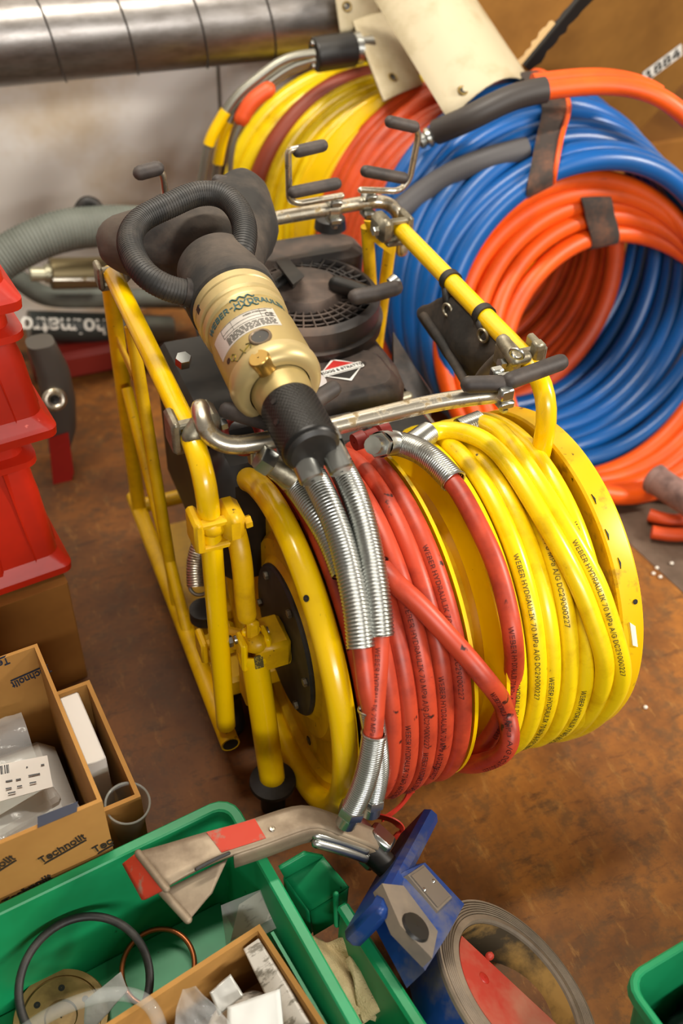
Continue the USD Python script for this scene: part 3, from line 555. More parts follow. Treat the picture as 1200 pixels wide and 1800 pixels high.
# twin hose of the cutter: two long springs, red hose, two short springs with nuts
th = thing('twin_hose', 'twin hose in two long steel spring guards hanging from the cutter over the red winding', 'hose', (.17, RY, 0))
GA = [P(531, 806, z=.64), *PCC([(548, 832, .285), (572, 880, .280), (596, 940, .276), (615, 1010, .275), (628, 1080, .275), (634, 1138, .274)])]
GB = [P(580, 786, z=.645), *PCC([(596, 815, .288), (622, 870, .282), (643, 940, .276), (656, 1010, .275), (664, 1070, .275), (668, 1118, .274)])]
part(th, 'spring_guard', spring(GA, .0160, .0016, .0042, 20, 8), ZINC, True); part(th, 'spring_guard', spring(GB, .0160, .0016, .0042, 20, 8), ZINC, True)
GC = [P(487, 822, z=.585), *PCC([(515, 850, .262), (548, 895, .262), (580, 950, .262), (604, 1010, .2615)])]
part(th, 'spring_guard', spring(GC, .0145, .0016, .0042, 18, 8), ZINC, True)
ha = [*PCC([(634, 1125, .274), (640, 1170, .271), (646, 1215, .270), (653, 1250, .266), (658, 1285, .263)])]
hb = [*PCC([(667, 1105, .274), (665, 1170, .272), (660, 1230, .270), (656, 1285, .274), (653, 1310, .276)])]
strand(th, ha, .0115, REDH); strand(th, hb, .0115, REDH, txt=TXT, pm=PRINTR, s0=.02, h=.0055)
EB = PCC([(657, 1290, .276), (650, 1335, .276), (636, 1385, .276), (619, 1422, .277)])
EA = PCC([(651, 1245, .262), (660, 1300, .262), (663, 1355, .264), (655, 1402, .268)])
for e in (EB, EA):
    part(th, 'spring_guard', spring(e, .0138, .0011, .003), ZINC, True)
    part(th, 'guard_end_ring', torus(e[0], e[1]-e[0], .0138, .0016, 24, 8), ZINC)
    part(th, 'coupling_nut', [hexnut(e[-1]-unit(e[-1]-e[-2])*.004, e[-1]-e[-2], .0165, .014), rod(e[-1]+unit(e[-1]-e[-2])*.008, e[-1]+unit(e[-1]-e[-2])*.026, .0125, 14)], ZINC)
def ribbon(pts, w, th_, up=(0, 0, 1), n=40):
    p = spl(pts, n); t = np.gradient(p, axis=0); t /= np.linalg.norm(t, axis=1, keepdims=True)
    s = np.cross(t, A(up, float)); s /= np.linalg.norm(s, axis=1, keepdims=True); s2 = np.cross(s, t)
    return sheet(np.stack([p-s2*w/2, p-s2*w/6, p+s2*w/6, p+s2*w/2], 1), th_)
REDS = mat('red_strap', '#cf3526', .5)
part(th, 'dust_cap_strap', ribbon(PP([(632, 1428, .06), (660, 1410, .085), (690, 1388, .10), (718, 1380, .09), (720, 1394, .06), (700, 1420, .04), (672, 1440, .04)]), .012, .0022), REDS)
part(th, 'dust_cap_strap', ribbon(PP([(628, 1432, .05), (660, 1434, .06), (690, 1442, .06), (704, 1456, .045), (694, 1474, .02)]), .012, .0022), REDS)

# ================================================================ the cutter lying on top
T0, T1 = P(546, 786, z=.655), P(384, 482, z=.690); TL = np.linalg.norm(T1-T0); TW = unit(T1-T0)
TU, TV, _ = basis(TW, (0, 0, 1)); 
ct = thing('hydraulic_cutter', 'champagne-coloured hydraulic cutter with black D-shaped handle lying across the power unit', 'rescue tool', (*((T0+T1)/2)[:2], .605))
q = lambda s: s*TL
part(ct, 'grip', lathe([(q(-.02), .029), (q(-.012), .0318), (q(.0), .033), (q(.205), .033), (q(.214), .0318)], T0, TW, 56, TU), mat('knurled_black', '#161514', .36, .3))
U_, V_, W_ = basis(TW, TU); kn = []
for k in range(40):
    for sg in (1, -1):
        s = np.linspace(q(.004), q(.202), 16); ph = 2*np.pi*k/40+sg*s*26
        kn.append(tube(T0+s[:, None]*W_+.0331*(np.cos(ph)[:, None]*U_+np.sin(ph)[:, None]*V_), .00042, 4, caps=False))
part(ct, 'knurling', cat_(kn), mat('knurl_edge', '#32302d', .35, .5), True, kind='stuff')
part(ct, 'end_plate', lathe([(q(-.03), .0005), (q(-.03), .026), (q(-.02), .030), (q(.0), .0305)], T0, TW, 40, TU), BLK)
part(ct, 'cone', lathe([(q(.20), .0305), (q(.222), .0318), (q(.27), .0345), (q(.34), .036)], T0, TW, 48, TU), GOLD)
part(ct, 'body', lathe([(q(.33), .040), (q(.355), .0525), (q(.37), .0528), (q(.565), .0525), (q(.578), .0500), (q(.66), .0500)], T0, TW, 72, TU), GOLD)
part(ct, 'shoulder', lathe([(q(.292), .0365), (q(.290), .042), (q(.296), .0475), (q(.310), .0518), (q(.330), .0540), (q(.350), .0543), (q(.366), .0533)], T0, TW, 72, TU), GOLD2, True)
part(ct, 'front_collar', lathe([(q(.642), .0498), (q(.648), .0530), (q(.656), .0538), (q(.672), .0538), (q(.678), .0515), (q(.688), .0515), (q(.694), .0550), (q(.735), .0555), (q(.739), .0535), (q(.745), .0535), (q(.749), .055), (q(.782), .055), (q(.79), .051)], T0, TW, 72, TU), GOLD2)
part(ct, 'neck', lathe([(q(.785), .053), (q(.795), .057), (q(.86), .0575), (q(.87), .054), (q(1.05), .05), (q(1.08), .03)], T0, TW, 56, TU), DUST)
dirc = lambda a: math.cos(a)*U_+math.sin(a)*V_
def oncyl(px, py, R):              # nearest point of the tool's cylinder under a pixel: (s, angle)
    r = ray(px, py); o = CAM-T0; o = o-TW*(o@TW); d = r-TW*(r@TW); a, b, c = d@d, 2*o@d, o@o-R*R
    t = (-b-math.sqrt(max(b*b-4*a*c, 0)))/(2*a); h = CAM+r*t-T0; return h@TW, math.atan2(h@V_, h@U_)
s_, a_ = oncyl(463, 642, .040)
part(ct, 'brass_plug', [lathe([(-.01, .001), (-.01, .0125), (.012, .0125), (.014, .011), (.014, .001)], T0+TW*s_+dirc(a_)*.040, dirc(a_), 24)], BRASS)
s_, a_ = oncyl(457, 592, .0525)
part(ct, 'port_ring', torus(T0+TW*s_+dirc(a_)*.0522, dirc(a_), .0115, .002, 28, 8), mat('dark_ring', '#6a5a48', .4, .5))
part(ct, 'port', lathe([(0, .0005), (0, .0112)], T0+TW*s_+dirc(a_)*.0529, dirc(a_), 24), BLK)
for px, py in ((481, 706), (486, 742)):
    s_, a_ = oncyl(px, py, .033); part(ct, 'grip_screw', rod(T0+TW*s_+dirc(a_)*.0325, T0+TW*s_+dirc(a_)*.0342, .0035, 12), BLK)
s_, a_ = oncyl(402, 635, .0525); part(ct, 'screw_hole', lathe([(0, .0005), (0, .0038)], T0+TW*s_+dirc(a_)*.0529, dirc(a_), 14), BLK)
s_, a_ = oncyl(350, 545, .054); part(ct, 'collar_slot', rbox(T0+TW*s_+dirc(a_)*.054, (.003, .009, .012), (dirc(a_), np.cross(TW, dirc(a_)), TW), b=.001), BLK)
# engraved direction symbol beside the port: a circle, a bar and an arrow head
def cylpatch(p2, R, w, s0, a0, mt, nm, up=TW):
    o = dirc(a0); e = np.cross(TW, o)
    k_ = np.linspace(0, len(p2)-1, 4*len(p2)); p2 = list(zip(np.interp(k_, range(len(p2)), [q_[0] for q_ in p2]), np.interp(k_, range(len(p2)), [q_[1] for q_ in p2])))
    p3 = A([T0+TW*(s0+y)+dirc(a0+x/R)*(R+.0003) for x, y in p2]); return part(ct, nm, tube(p3, w, 6), mt)
s_, a_ = oncyl(428, 615, .0525); sg_ = 1 if np.cross(TW, dirc(a_))@RIGHT > 0 else -1
cp = lambda q2, nm='engraved_arrow': cylpatch([(sg_*x, y) for x, y in q2], .0525, .0009, s_, a_, PRINT, nm)
cp([(-.016+.004*math.cos(t), .004+.004*math.sin(t)) for t in np.linspace(0, 6.28, 14)]); cp([(-.016, 0), (-.012, -.008)]); cp([(-.013, -.008), (.012, .002)]); cp([(.005, .0045), (.012, .002), (.008, -.005)]); cp([(-.003, .004), (.001, -.008)])
# maker's lettering and type plate on the body
s_, a_ = oncyl(427, 537, .050)
TEAL = mat('teal_print', '#1f4c50', .5)
part(ct, 'body_lettering', text_cyl('WEBER-HYDRAULIK', .0086, T0, TW, .0503, s_+.001, a_, TU, sgn=sg_, bold=True), TEAL, False)
wv = lambda x: .0085*(1 if (int(math.floor(x/.006)) % 2) else -1)
for off in (.0145, -.0022):
    pts = [(sg_*(x-.012), off+.0022*math.sin(x*620)) for x in np.linspace(0, .03, 30)]
    part(ct, 'wave_emblem', tube(A([T0+TW*(s_+y)+dirc(a_+x/.0503)*.0506 for x, y in pts]), .0008, 6), TEAL)
s_, a_ = oncyl(427, 570, .0525)
def plate(x0, x1, y0, y1, mt, nm, lift, n=12, label=None):
    g = A([[T0+TW*(s_+y)+dirc(a_+sg_*x/.0525)*(.0525+lift) for y in (y0, y1)] for x in np.linspace(x0, x1, n)])
    return part(ct, nm, sheet(g, .0004), mt, 30, label=label)
PLT = mat('type_plate', '#b9b4ac', .42, .3)
pt_ = plate(-.047, .042, -.0165, .0165, PLT, 'type_plate', .0004, 24, 'silver type plate'); LN = mat('plate_print', '#4a463f', .6)
for y in (-.013, -.0105, -.008, -.0055, -.003):
    x = -.026
    while x < .036:
        w = float(rng.uniform(.003, .008)); plate(x, min(x+w, .038), y-.0007, y+.0005, LN, 'plate_print', .0008, 4); x += w+.0015
for y in (.0005, .006, .0155): plate(-.028, .040, y-.0002, y+.0002, LN, 'plate_rule', .0008, 10)
for x in (-.028, -.012, .024): plate(x-.0002, x+.0002, .0005, .0155, LN, 'plate_rule', .0008, 2)
part(ct, 'plate_lettering', text_cyl('CE', .0058, T0, TW, .0534, s_+.0015, a_+sg_*.033/.0525, TU, sgn=sg_, bold=True), LN, False)
part(ct, 'plate_lettering', text_cyl('WEBER HYDRAULIK', .0022, T0, TW, .0534, s_+.0105, a_+sg_*.018/.0525, TU, sgn=sg_, bold=True), LN, False)
# D handle
HP = PP([(332, 515, .700), (300, 508, .708), (262, 488, .72), (235, 452, .73), (229, 415, .735), (250, 385, .742), (300, 360, .75), (348, 341, .755), (392, 345, .752), (420, 372, .742), (430, 412, .73), (424, 450, .715), (415, 478, .70)])
hp = spl(HP, 120)
part(ct, 'handle', tube(hp, .0158, 20), RUB)
part(ct, 'handle_rib', cat_([torus(hp[i], hp[min(i+1, 119)]-hp[max(i-1, 0)], .0158, .0006, 20, 4) for i in range(3, 118)]), RUB, True, kind='stuff')
part(ct, 'handle_socket', [lathe([(0, .013), (0, .018), (.018, .017), (.018, .013)], hp[2], hp[0]-hp[6], 18)], BLKD)
part(ct, 'handle_socket', [lathe([(0, .013), (0, .019), (.018, .018), (.018, .013)], hp[-3], hp[-1]-hp[-6], 18)], BLKD)
# dusty rubber cover over the cutter's head
def cover(spheres, seed, amp=.006):
    pts = []
    for px, py, z, r in spheres:
        s = trimesh.creation.icosphere(2, r); pts.append(s.vertices+P(px, py, z=z))
    h = hull(np.vstack(pts)); h = dense(h, .012)
    h = trimesh.smoothing.filter_taubin(h, iterations=8); n = h.vertex_normals
    h.vertices = h.vertices+n*((meshkit.fbm(h.vertices*22, 3, seed)-.5)*2*amp)[:, None]; return h
part(ct, 'blade_cover', [cover([(222, 430, .66, .042), (330, 430, .66, .07), (385, 455, .655, .062)], 3), cover([(330, 425, .65, .06), (425, 352, .66, .045), (432, 400, .64, .05), (400, 440, .65, .055)], 5)], DUST, True)
part(ct, 'cover_knob', cover([(203, 420, .665, .026), (222, 432, .66, .028)], 8, .003), DUST, True)
lf = PP([(432, 470, .715), (440, 462, .71), (480, 503, .68), (462, 497, .69)])
part(ct, 'paper_tag', sheet(bilin(lf[0], lf[3], lf[2], lf[1], 5, 4), .0008), mat('brown_tag', '#8f7264', .8))
# hose couplings at the grip
for g, (px, py, z) in ((GA, (515, 772, .652)), (GB, (566, 757, .655))):
    e = A(g[0]); b0 = P(px, py, z=z); ax = unit(e-b0)
    part(th, 'coupling_nut', hexnut(b0+ax*.002, ax, .0165, .016), ZINC); part(th, 'coupling_sleeve', lathe([(.016, .002), (.016, .0125), (.022, .014), (.05, .014), (.052, .012), (.052, .002)], b0, ax, 24), ZINC)
b0 = P(455, 802, z=.60); ax = unit(A(GC[0])-b0)
part(th, 'coupling_nut', hexnut(b0, ax, .017, .018), ZINC); part(th, 'coupling_sleeve', lathe([(.016, .002), (.016, .0135), (.05, .013), (.05, .002)], b0, ax, 24), CAST)
part(ct, 'swivel_block', [rbox(P(545, 778, z=.655), (.03, .016, .03), (U_, V_, W_), b=.004)], CAST)

# ================================================================ black pouch on the right rail
pc = [(742, 553, .012), (790, 532, .012), (882, 618, .014), (826, 668, .014), (815, 600, .034), (845, 625, .03)]
pch = thing('tool_pouch', 'black dusty leather pouch hung by two straps from the right yellow rail', 'pouch', P(815, 600, x=.45)-A([0, 0, .05]))
bag = hull(np.vstack([trimesh.creation.icosphere(2, r).vertices*A([.6, 1, 1])+P(px, py, x=.452) for px, py, r in pc]))
bag = dense(bag, .012); bag = trimesh.smoothing.filter_taubin(bag, iterations=6)
bag.vertices = bag.vertices+bag.vertex_normals*((meshkit.fbm(bag.vertices*26, 3, 4)-.5)*.008)[:, None]
part(pch, 'pouch_body', bag, DUST, True)
part(pch, 'flap_fold', capsule(spl([P(880, 625, x=.438), P(850, 655, x=.43), P(828, 690, x=.43)], 16), .008, 10), DUST)
part(pch, 'flap_fold', capsule(spl([P(745, 556, x=.44), P(775, 600, x=.432), P(818, 672, x=.43)], 16), .007, 10), DUST)
for a, b in (((783, 500), (786, 545)), ((842, 560), (848, 590))):
    part(pch, 'strap', capsule(spl([P(*a, x=.452), (P(*a, x=.446)+P(*b, x=.446))/2, P(*b, x=.45)], 10), .0065, 8), RUB)
    part(pch, 'strap_buckle', torus(P(b[0], b[1], x=.440), (1, .3, 0), .009, .0022, 20, 6), CAST)

# ================================================================ hose coils standing in a row behind, on the right
def ringv(v, dR=0., wob=0., ph=0., n=110, z0=.02):
    cx, cy, R, th, ti = v; t = np.linspace(0, 2*np.pi, n, endpoint=False)
    h = A([math.cos(th), math.sin(th), 0]); nn = A([math.sin(th), -math.cos(th), 0]); up = A([0, 0, 1])*math.cos(ti)-nn*math.sin(ti)
    c = A([cx, cy, z0])+up*R; N_ = np.cross(h, up); r = R+dR+wob*np.sin(2*t+ph)
    return c+(np.cos(t)*r)[:, None]*h+(np.sin(t)*r)[:, None]*up+(wob*1.6*np.sin(t*3+ph*2))[:, None]*N_
def lerp(a, b, s): return A(a)*(1-s)+A(b)*s
def coil(name, label, near, far, k, r, mt, seed, layers=1, skip=(), wb=.004):
    g = np.random.default_rng(seed); t = thing(name, label, 'hose', (near[0], (near[1]+far[1])/2, 0), group='hose coils standing in a row')
    for l in range(layers):
        for i in range(k-l):
            s = (i+.5*l)/(k-1); p = ringv(lerp(near, far, s), -l*r*1.75+g.uniform(-.003, .003)+(.007 if i in skip and l == 0 else 0), g.uniform(.001, wb), g.uniform(0, 6), z0=.004+r)
            part(t, 'hose_turn', tube(p, r*g.uniform(.97, 1.02)*(1.25 if i in skip and l == 0 else 1), 14, closed=True), mt if i not in skip else skip[i], True)
    return t
ON, OF_ = (.981, .243, .266, -.09, .70), (.898, .325, .297, -.10, .50)
oc = coil('coiled_hose', 'bright orange coiled hose standing frontmost in the row, tied with a black strap', ON, OF_, 5, .0185, ORAH, 1, wb=.005)
BN, BF = (.905, .38, .30, -.12, .30), (.883, .64, .326, .05, .2)
bc = coil('coiled_hose', 'blue coiled hose standing between the bright orange and the rust-red coils', BN, BF, 8, .0205, BLUH, 2, wb=.0065)
RN, RF = (.84, .62, .290, 0, .2), (.846, .84, .303, 0, .2)
rc = coil('coiled_hose', 'rust-red coiled hose standing behind the blue coil with a black steel-ended coupling', RN, RF, 9, .0195, ROH, 3, wb=.005)
YN, YF_ = (.775, .975, .281, 0, .1), (.672, 1.08, .288, 0, .1)
yc = coil('coiled_hose', 'yellow coiled hose by the white wall with one rust-red turn in it', YN, YF_, 6, .0170, YELH, 4, 2, skip={3: mat('rust_red_hose', '#8c3a22', .5)})
# wide rim of the reel that carries the yellow coil
rl = ringv((.806, .895, .290, 0, .1), .004); rl2 = ringv((.784, .95, .290, 0, .1), .004)
t_ = thing('hose_reel', 'yellow reel rim standing at the wall, half behind the chrome tool holders', 'hose reel', (.80, .89, 0))
grid = np.stack([rl*(1-s)+rl2*s for s in np.linspace(0, 1, 5)], 1); grid = np.concatenate([grid, grid[:1]], 0)
part(t_, 'reel_rim', sheet(grid, .006), YEL, True); part(t_, 'rim_bead', tube(rl, .008, 12, closed=True), YEL, True); part(t_, 'rim_bead', tube(rl2, .006, 10, closed=True), YEL, True)
# straps round the coils
def proj(p):
    d = A(p)-CAM; zf = d@FWD; return A([600+FPX*(d@RIGHT)/zf, 900-FPX*(d@UP)/zf])
STR = mat('dark_webbing', '#3c3430', .85, col2='#6d4a38', sc=18, lo=.45, hi=.65, bump=.3, bsc=120)
def strap_on(par, v0, v1, pxs, w, mt, r, label, th_=.005):
    """a webbing band over the turns of a coil, from its near edge to its far edge, passing the given pixels"""
    q = []; tn = []; os_ = []; n = 110; pxs = A(pxs, float)
    for s in np.linspace(0, 1, len(pxs)):
        rg = ringv(lerp(v0, v1, s), z0=.004+r); pr = A([proj(x) for x in rg]); k = int(np.argmin(np.hypot(*(pr-pxs[int(round(s*(len(pxs)-1)))]).T)))
        tt = unit(rg[(k+1) % n]-rg[k-1]); S_ = ringv(lerp(v0, v1, s+.1), z0=.004+r)[k]-ringv(lerp(v0, v1, s-.1), z0=.004+r)[k]; o = unit(np.cross(tt, S_)); o = o if o@(rg[k]-rg.mean(0)) > 0 and abs(o@unit(rg[k]-rg.mean(0))) > .5 else (o if o@(CAM-rg[k]) > 0 else -o); q.append(rg[k]+o*(r*1.25+.006)); tn.append(tt); os_.append(o)
    o, o2 = os_[0], os_[-1]
    f0 = unit(q[0]-q[1]); f1 = unit(q[-1]-q[-2])
    q = [q[0]-o*r*3.2+f0*r*.4, q[0]-o*r*1.2+f0*r*1.4]+q+[q[-1]-o2*r*1.2+f1*r*1.4, q[-1]-o2*r*3.+f1*r*.4]; tn = [tn[0]]*2+tn+[tn[-1]]*2
    p = spl(q, 40); t = A([np.interp(np.linspace(0, 1, 40), np.linspace(0, 1, len(tn)), A(tn)[:, k]) for k in range(3)]).T
    return part(par, 'tie_strap', sheet(np.stack([p+t*w*s for s in (-.5, -.17, .17, .5)], 1), th_), mt, True, label=label), p, t
strap_on(oc, ON, OF_, [(1046, 400), (1046, 375), (1040, 345), (1032, 315)], .062, STR, .018, 'black webbing strap')
sb, sp_, st_ = strap_on(bc, BN, BF, [(962, 335), (978, 300), (968, 262), (930, 228)], .055, STR, .018, 'dark strap with orange edge')
part(sb, 'orange_edge', tube((sp_-st_*.030)[2:-2]+A([0, 0, .002]), .005, 8), ORAH, True)
# spare hose end of the blue coil, with a grey sleeve
e1 = spl(PP([(700, 372, .50), (760, 325, .545), (840, 285, .59), (925, 262, .61)]), 40)
part(bc, 'sleeve', tube(e1, .0215, 16), mat('grey_sleeve', '#4c4a4c', .6), True, label='grey protective sleeve')
# rust-red hose end over the coils with black sleeve and steel coupling
e2 = spl([P(768, 232, z=.63), P(830, 205, z=.67), P(900, 172, z=.70), P(958, 158, z=.71)], 40)
part(rc, 'sleeve', tube(e2, .0225, 16), mat('black_sleeve', '#35302e', .5), True, label='black sleeve near the coupling')
e3 = spl([P(950, 160, z=.71), P(1020, 152, z=.715), P(1090, 152, z=.715), P(1160, 172, z=.70), P(1215, 215, z=.66)], 50)
part(rc, 'hose_end', tube(e3, .0165, 14), ORAH, True); e4 = e3+A([0, .03, .005]); part(rc, 'hose_end', tube(e4[:40], .0155, 14), ORAH, True)
ax = unit(P(740, 248, z=.615)-P(775, 230, z=.633))
part(rc, 'coupling', [lathe([(-.005, .002), (-.005, .015), (.008, .017), (.012, .013), (.018, .018), (.024, .018), (.028, .012), (.036, .015), (.042, .012), (.042, .002)], P(772, 232, z=.632), ax, 20)], ZINC)
# loose hose parts on the floor, right
lo = thing('loose_hose', 'loose orange hose pieces lying on the floor right of the wide yellow flange', 'hose', P(1130, 900, z=0))
for i, pts in enumerate(([(1062, 873, .015), (1110, 872, .018), (1160, 868, .02), (1220, 880, .015)], [(1140, 905, .016), (1180, 915, .016), (1230, 910, .016)], [(1145, 935, .016), (1185, 940, .016), (1230, 937, .016)])):
    part(lo, 'hose_piece', tube(spl(PP(pts), 24), .0135, 12), ROH, True)
gt = P(1145, 838, z=.075); ga = unit(P(1215, 885, z=.075)-gt)
solo('grey_hose_end', 'dusty grey-pink hose end with dark collar pointing in from the right edge', 'hose', [lathe([(0, .002), (0, .026), (.004, .031), (.014, .031), (.016, .029), (.2, .029), (.2, .002)], gt, ga, 28)], mat('dusty_grey_pink', '#8c6f68', .7, col2='#5a4440', sc=14, lo=.5, hi=.66))

# ================================================================ cream pads, box and second tool at the back
CRM = mat('cream_plastic', '#b9ad90', .6, col2='#94845f', sc=7, lo=.45, hi=.72)
def pad(label, corners, holes, z, bulge=.02):
    c = [P(px, py, z=zz) for (px, py), zz in zip(corners, z)]; g = bilin(*c, 12, 12)
    n_ = unit(np.cross(c[1]-c[0], c[3]-c[0])); n_ = n_ if n_[2] > 0 else -n_
    v = np.linspace(0, 1, 12)[None, :, None]; g = g+n_*bulge*np.sin(v*np.pi)
    t = thing('cream_pad', label, 'pad', c[0]*A([1, 1, 0])+A([0, 0, min(q[2] for q in c)]), group='cream pads at the back'); part(t, 'pad_sheet', sheet(g, .006), CRM, True)
    for u, w in holes:
        o = bilin(*c, 2, 2); o = c[0]*(1-u)*(1-w)+c[1]*u*(1-w)+c[2]*u*w+c[3]*(1-u)*w+n_*(bulge*math.sin(w*math.pi)+.003)
        part(t, 'grommet', torus(o, n_, .0085, .0022, 24, 8), mat('brass_dull', '#8a7440', .4, .8)); part(t, 'grommet_hole', lathe([(0, .0005), (.0012, .0078)], o, n_, 18), BLK)
pad('large cream pad with a grommet draped over the hose coils beside the cardboard box', [(640, -30), (788, 212), (935, 150), (815, -30)], [(.93, .19)], [.80, .645, .66, .80], .055)
pad('small cream pad with a grommet leaning left of the large cream pad', [(620, 38), (674, 178), (742, 150), (690, 20)], [(.80, .35)], [.72, .62, .62, .72], .004)
pad('small cream pad at the top edge between duct and cream pads', [(585, -30), (598, 58), (668, 44), (668, -30)], [(.50, .22)], [.78, .70, .70, .78], .004)
# cardboard box, tipped
D0 = (P(910, 132, y=.84)-CAM)@FWD; K = P(910, 132, d=D0)
def dirn(px, py, l, dsg): u = A([px, -py], float); u /= np.hypot(*u); dd = math.sqrt(1-l*l)*dsg; return unit(RIGHT*u[0]*l+UP*u[1]*l+FWD*dd)
E2, E3 = dirn(290, 20, .64, 1), dirn(-85, -140, .90, 1); E1 = np.cross(E2, E3); E1 = E1 if E1@UP > 0 else -E1; E3 = unit(np.cross(E1, E2)); E3 = E3 if E3@dirn(-85, -140, .9, 1) > 0 else -E3
cb = thing('cardboard_box', 'large brown cardboard box with torn black tape tipped over the cream pad', 'box', K)
part(cb, 'box_body', rbox(K+E1*.19+E2*.24+E3*.17, (.38, .48, .34), (E1, E2, E3), b=.004), mat('old_cardboard', '#8f642c', .85, spec=.2, col2='#744e20', sc=5, lo=.35, hi=.7, bump=.1, bsc=120))
tp = mat('black_tape', '#141210', .45)
def ragged(o, u, v, L, w0, w1, seed, n=20):
    g = np.random.default_rng(seed); up_ = [(x, w1*(.75+.5*g.random())) for x in np.linspace(0, L, n)]; dn = [(x, -w0*(.75+.5*g.random())) for x in np.linspace(L, 0, n)]
    return prism(up_+dn, .0012, o, u, v)
part(cb, 'edge_tape', ragged(K+E1*.02-E3*.0018, E1, E2, .22, .0, .026, 3), tp, False); part(cb, 'edge_tape', ragged(K+E1*.02-E2*.0006, E1, E3, .22, .0, .010, 4), tp, False)
part(cb, 'torn_paper', ragged(K+E1*.012-E2*.0008+E3*.008, E1, E3, .10, .0, .014, 5), mat('torn_card', '#c8a878', .9), False)
ls = (P(1130, 142, d=D0)-K); uu = unit(P(1192, 92, d=D0)-P(1130, 142, d=D0))
lp = K+E2*((ray(1160, 115)*1)@E2*0)
def onplane(px, py, o, n_): r = ray(px, py); return CAM+r*(((o-CAM)@n_)/(r@n_))
c0 = onplane(1164, 112, K-E3*.0012, E3); cu = unit(onplane(1190, 95, K, E3)-onplane(1130, 140, K, E3)); cv = np.cross(-E3, cu)
pl_ = prism(rrect(.098, .036, .002), .0006, c0, cu, cv); part(cb, 'paper_label', pl_, WHT, False, label='white label marked 1884')
part(cb, 'label_lettering', text3('1884', .026, c0-E3*.0012, cu, cv, .0005, True, True), BLK, False)
# second tool: black grip with steel end, and its spring-clad hoses
sg = thing('spare_tool', 'black control grip with steel end collar lying on top of the yellow coil', 'rescue tool', P(585, 90, y=.98)-A([0, 0, .04]))
g0, g1 = P(552, 97, y=1.02), P(622, 86, y=1.02)
part(sg, 'control_grip', lathe([(0, .002), (0, .03), (.004, .033), (np.linalg.norm(g1-g0)-.004, .033), (np.linalg.norm(g1-g0), .03), (np.linalg.norm(g1-g0), .002)], g0, g1-g0, 32), BLK)
part(sg, 'steel_collar', lathe([(0, .03), (.012, .031), (.016, .022), (.04, .02), (.04, .002)], g1, g1-g0, 28), ZINC)
part(sg, 'dark_cone', lathe([(.03, .016), (.06, .022), (.10, .016), (.10, .002)], g1, unit(g1-g0)+A([.2, .1, -.4]), 24), BLK)
for i, (px, py) in enumerate(((550, 76), (552, 116))): part(sg, 'grip_screw', rod(P(px, py, y=.965), P(px-4, py, y=.965), .005, 10), ZINC)
SPG = mat('dull_spring', '#8e8c80', .4, .8)
hs = [[(552, 94), (500, 105), (455, 135), (415, 170), (385, 215), (368, 250), (357, 300), (350, 340)], [(552, 104), (510, 118), (470, 145), (430, 178), (402, 215), (390, 250), (382, 290), (378, 330)], [(540, 112), (500, 130), (470, 155)]]
for i, h in enumerate(hs):
    p = spl([P(*q, y=.985+.012*i) for q in h], 70); part(sg, 'hose_guard', tube(p, .0088, 12), SPG, True)
    if i < 2: part(sg, 'yellow_sleeve', tube(p[38:52] if i == 0 else p[42:60], .0112, 12), YEL, True)
part(sg, 'red_sleeve', capsule(spl([P(470, 158, y=.97), P(442, 180, y=.97), P(425, 208, y=.97)], 14), .016, 12), ROH, True)
part(sg, 'hose_guard', tube(spl([P(426, 212, y=.965), P(412, 245, y=.965), P(405, 290, y=.965), P(404, 330, y=.965)], 24), .006, 10), SPG, True)

# ================================================================ left: rams and hose on the floor by the wall
gh = thing('grey_hose', 'thick grey ribbed hose arching in from the left behind the red crates', 'hose', P(120, 420, y=1.0)*A([1, 1, 0]))
gp = spl([P(-90, 560, y=.95), P(-40, 490, y=.95), P(20, 445, y=.96), P(90, 412, y=.97), P(170, 398, y=.98), P(260, 400, y=.98), P(330, 412, y=.98)], 260)
part(gh, 'hose_body', tube(gp, .040, 24, rfun=lambda s, ph: .0014*np.cos(s*2*np.pi/.007)), GRY, True)
part(gh, 'hose_body', tube(spl([P(-40, 470, y=1.12), P(30, 490, y=1.13), P(70, 516, y=1.13), P(150, 524, y=1.13), P(330, 526, y=1.13)], 60), .022, 18), GRY, True)
solo('cable_loop', 'black cable loop standing above the thick grey hose against the wall', 'cable', tube(spl([P(136, 400, y=1.0), P(138, 370, y=1.0), P(152, 354, y=1.0), P(170, 362, y=1.0), P(182, 395, y=1.0)], 24), .011, 10), RUB, True)
ra = thing('rescue_ram', 'bronze-grey ram cylinder with pale fittings under the thick grey hose', 'rescue tool', P(130, 478, y=1.06)*A([1, 1, 0]))
a0, a1 = P(62, 482, y=1.06), P(215, 478, y=1.06); AL = np.linalg.norm(a1-a0); BRZ = mat('bronze_grey', '#7d7050', .4, .6)
part(ra, 'cylinder', lathe([(.03, .002), (.03, .030), (.034, .033), (AL, .033), (AL, .002)], a0, a1-a0, 28), BRZ)
part(ra, 'fitting', lathe([(-.01, .002), (-.01, .015), (.02, .015), (.02, .02), (.03, .02), (.03, .002)], a0, a1-a0, 20), mat('pale_steel', '#b8b49a', .4, .7)); part(ra, 'pressure_pipe', rod(a0+A([.03, -.034, .0]), a1+A([0, -.034, .0]), .005, 8), CHR)
rb = thing('rescue_ram', 'grey ram with white lettering upside down lying on a dark red tool body', 'rescue tool', P(150, 600, y=1.12)*A([1, 1, 0]))
b0, b1 = P(50, 573, y=1.12), P(302, 580, y=1.12); BL = np.linalg.norm(b1-b0); bw = unit(b1-b0)
GRB = mat('ram_grey', '#74766c', .42, .3, col2='#5c5e56', sc=8); RDB = mat('dark_red_paint', '#7c1f16', .5)
part(rb, 'cylinder', lathe([(0, .002), (0, .034), (BL*.98, .034), (BL, .03), (BL, .002)], b0, bw, 32), GRB)
bu = unit(-FWD+bw*(FWD@bw)); bu2 = np.cross(bw, bu)
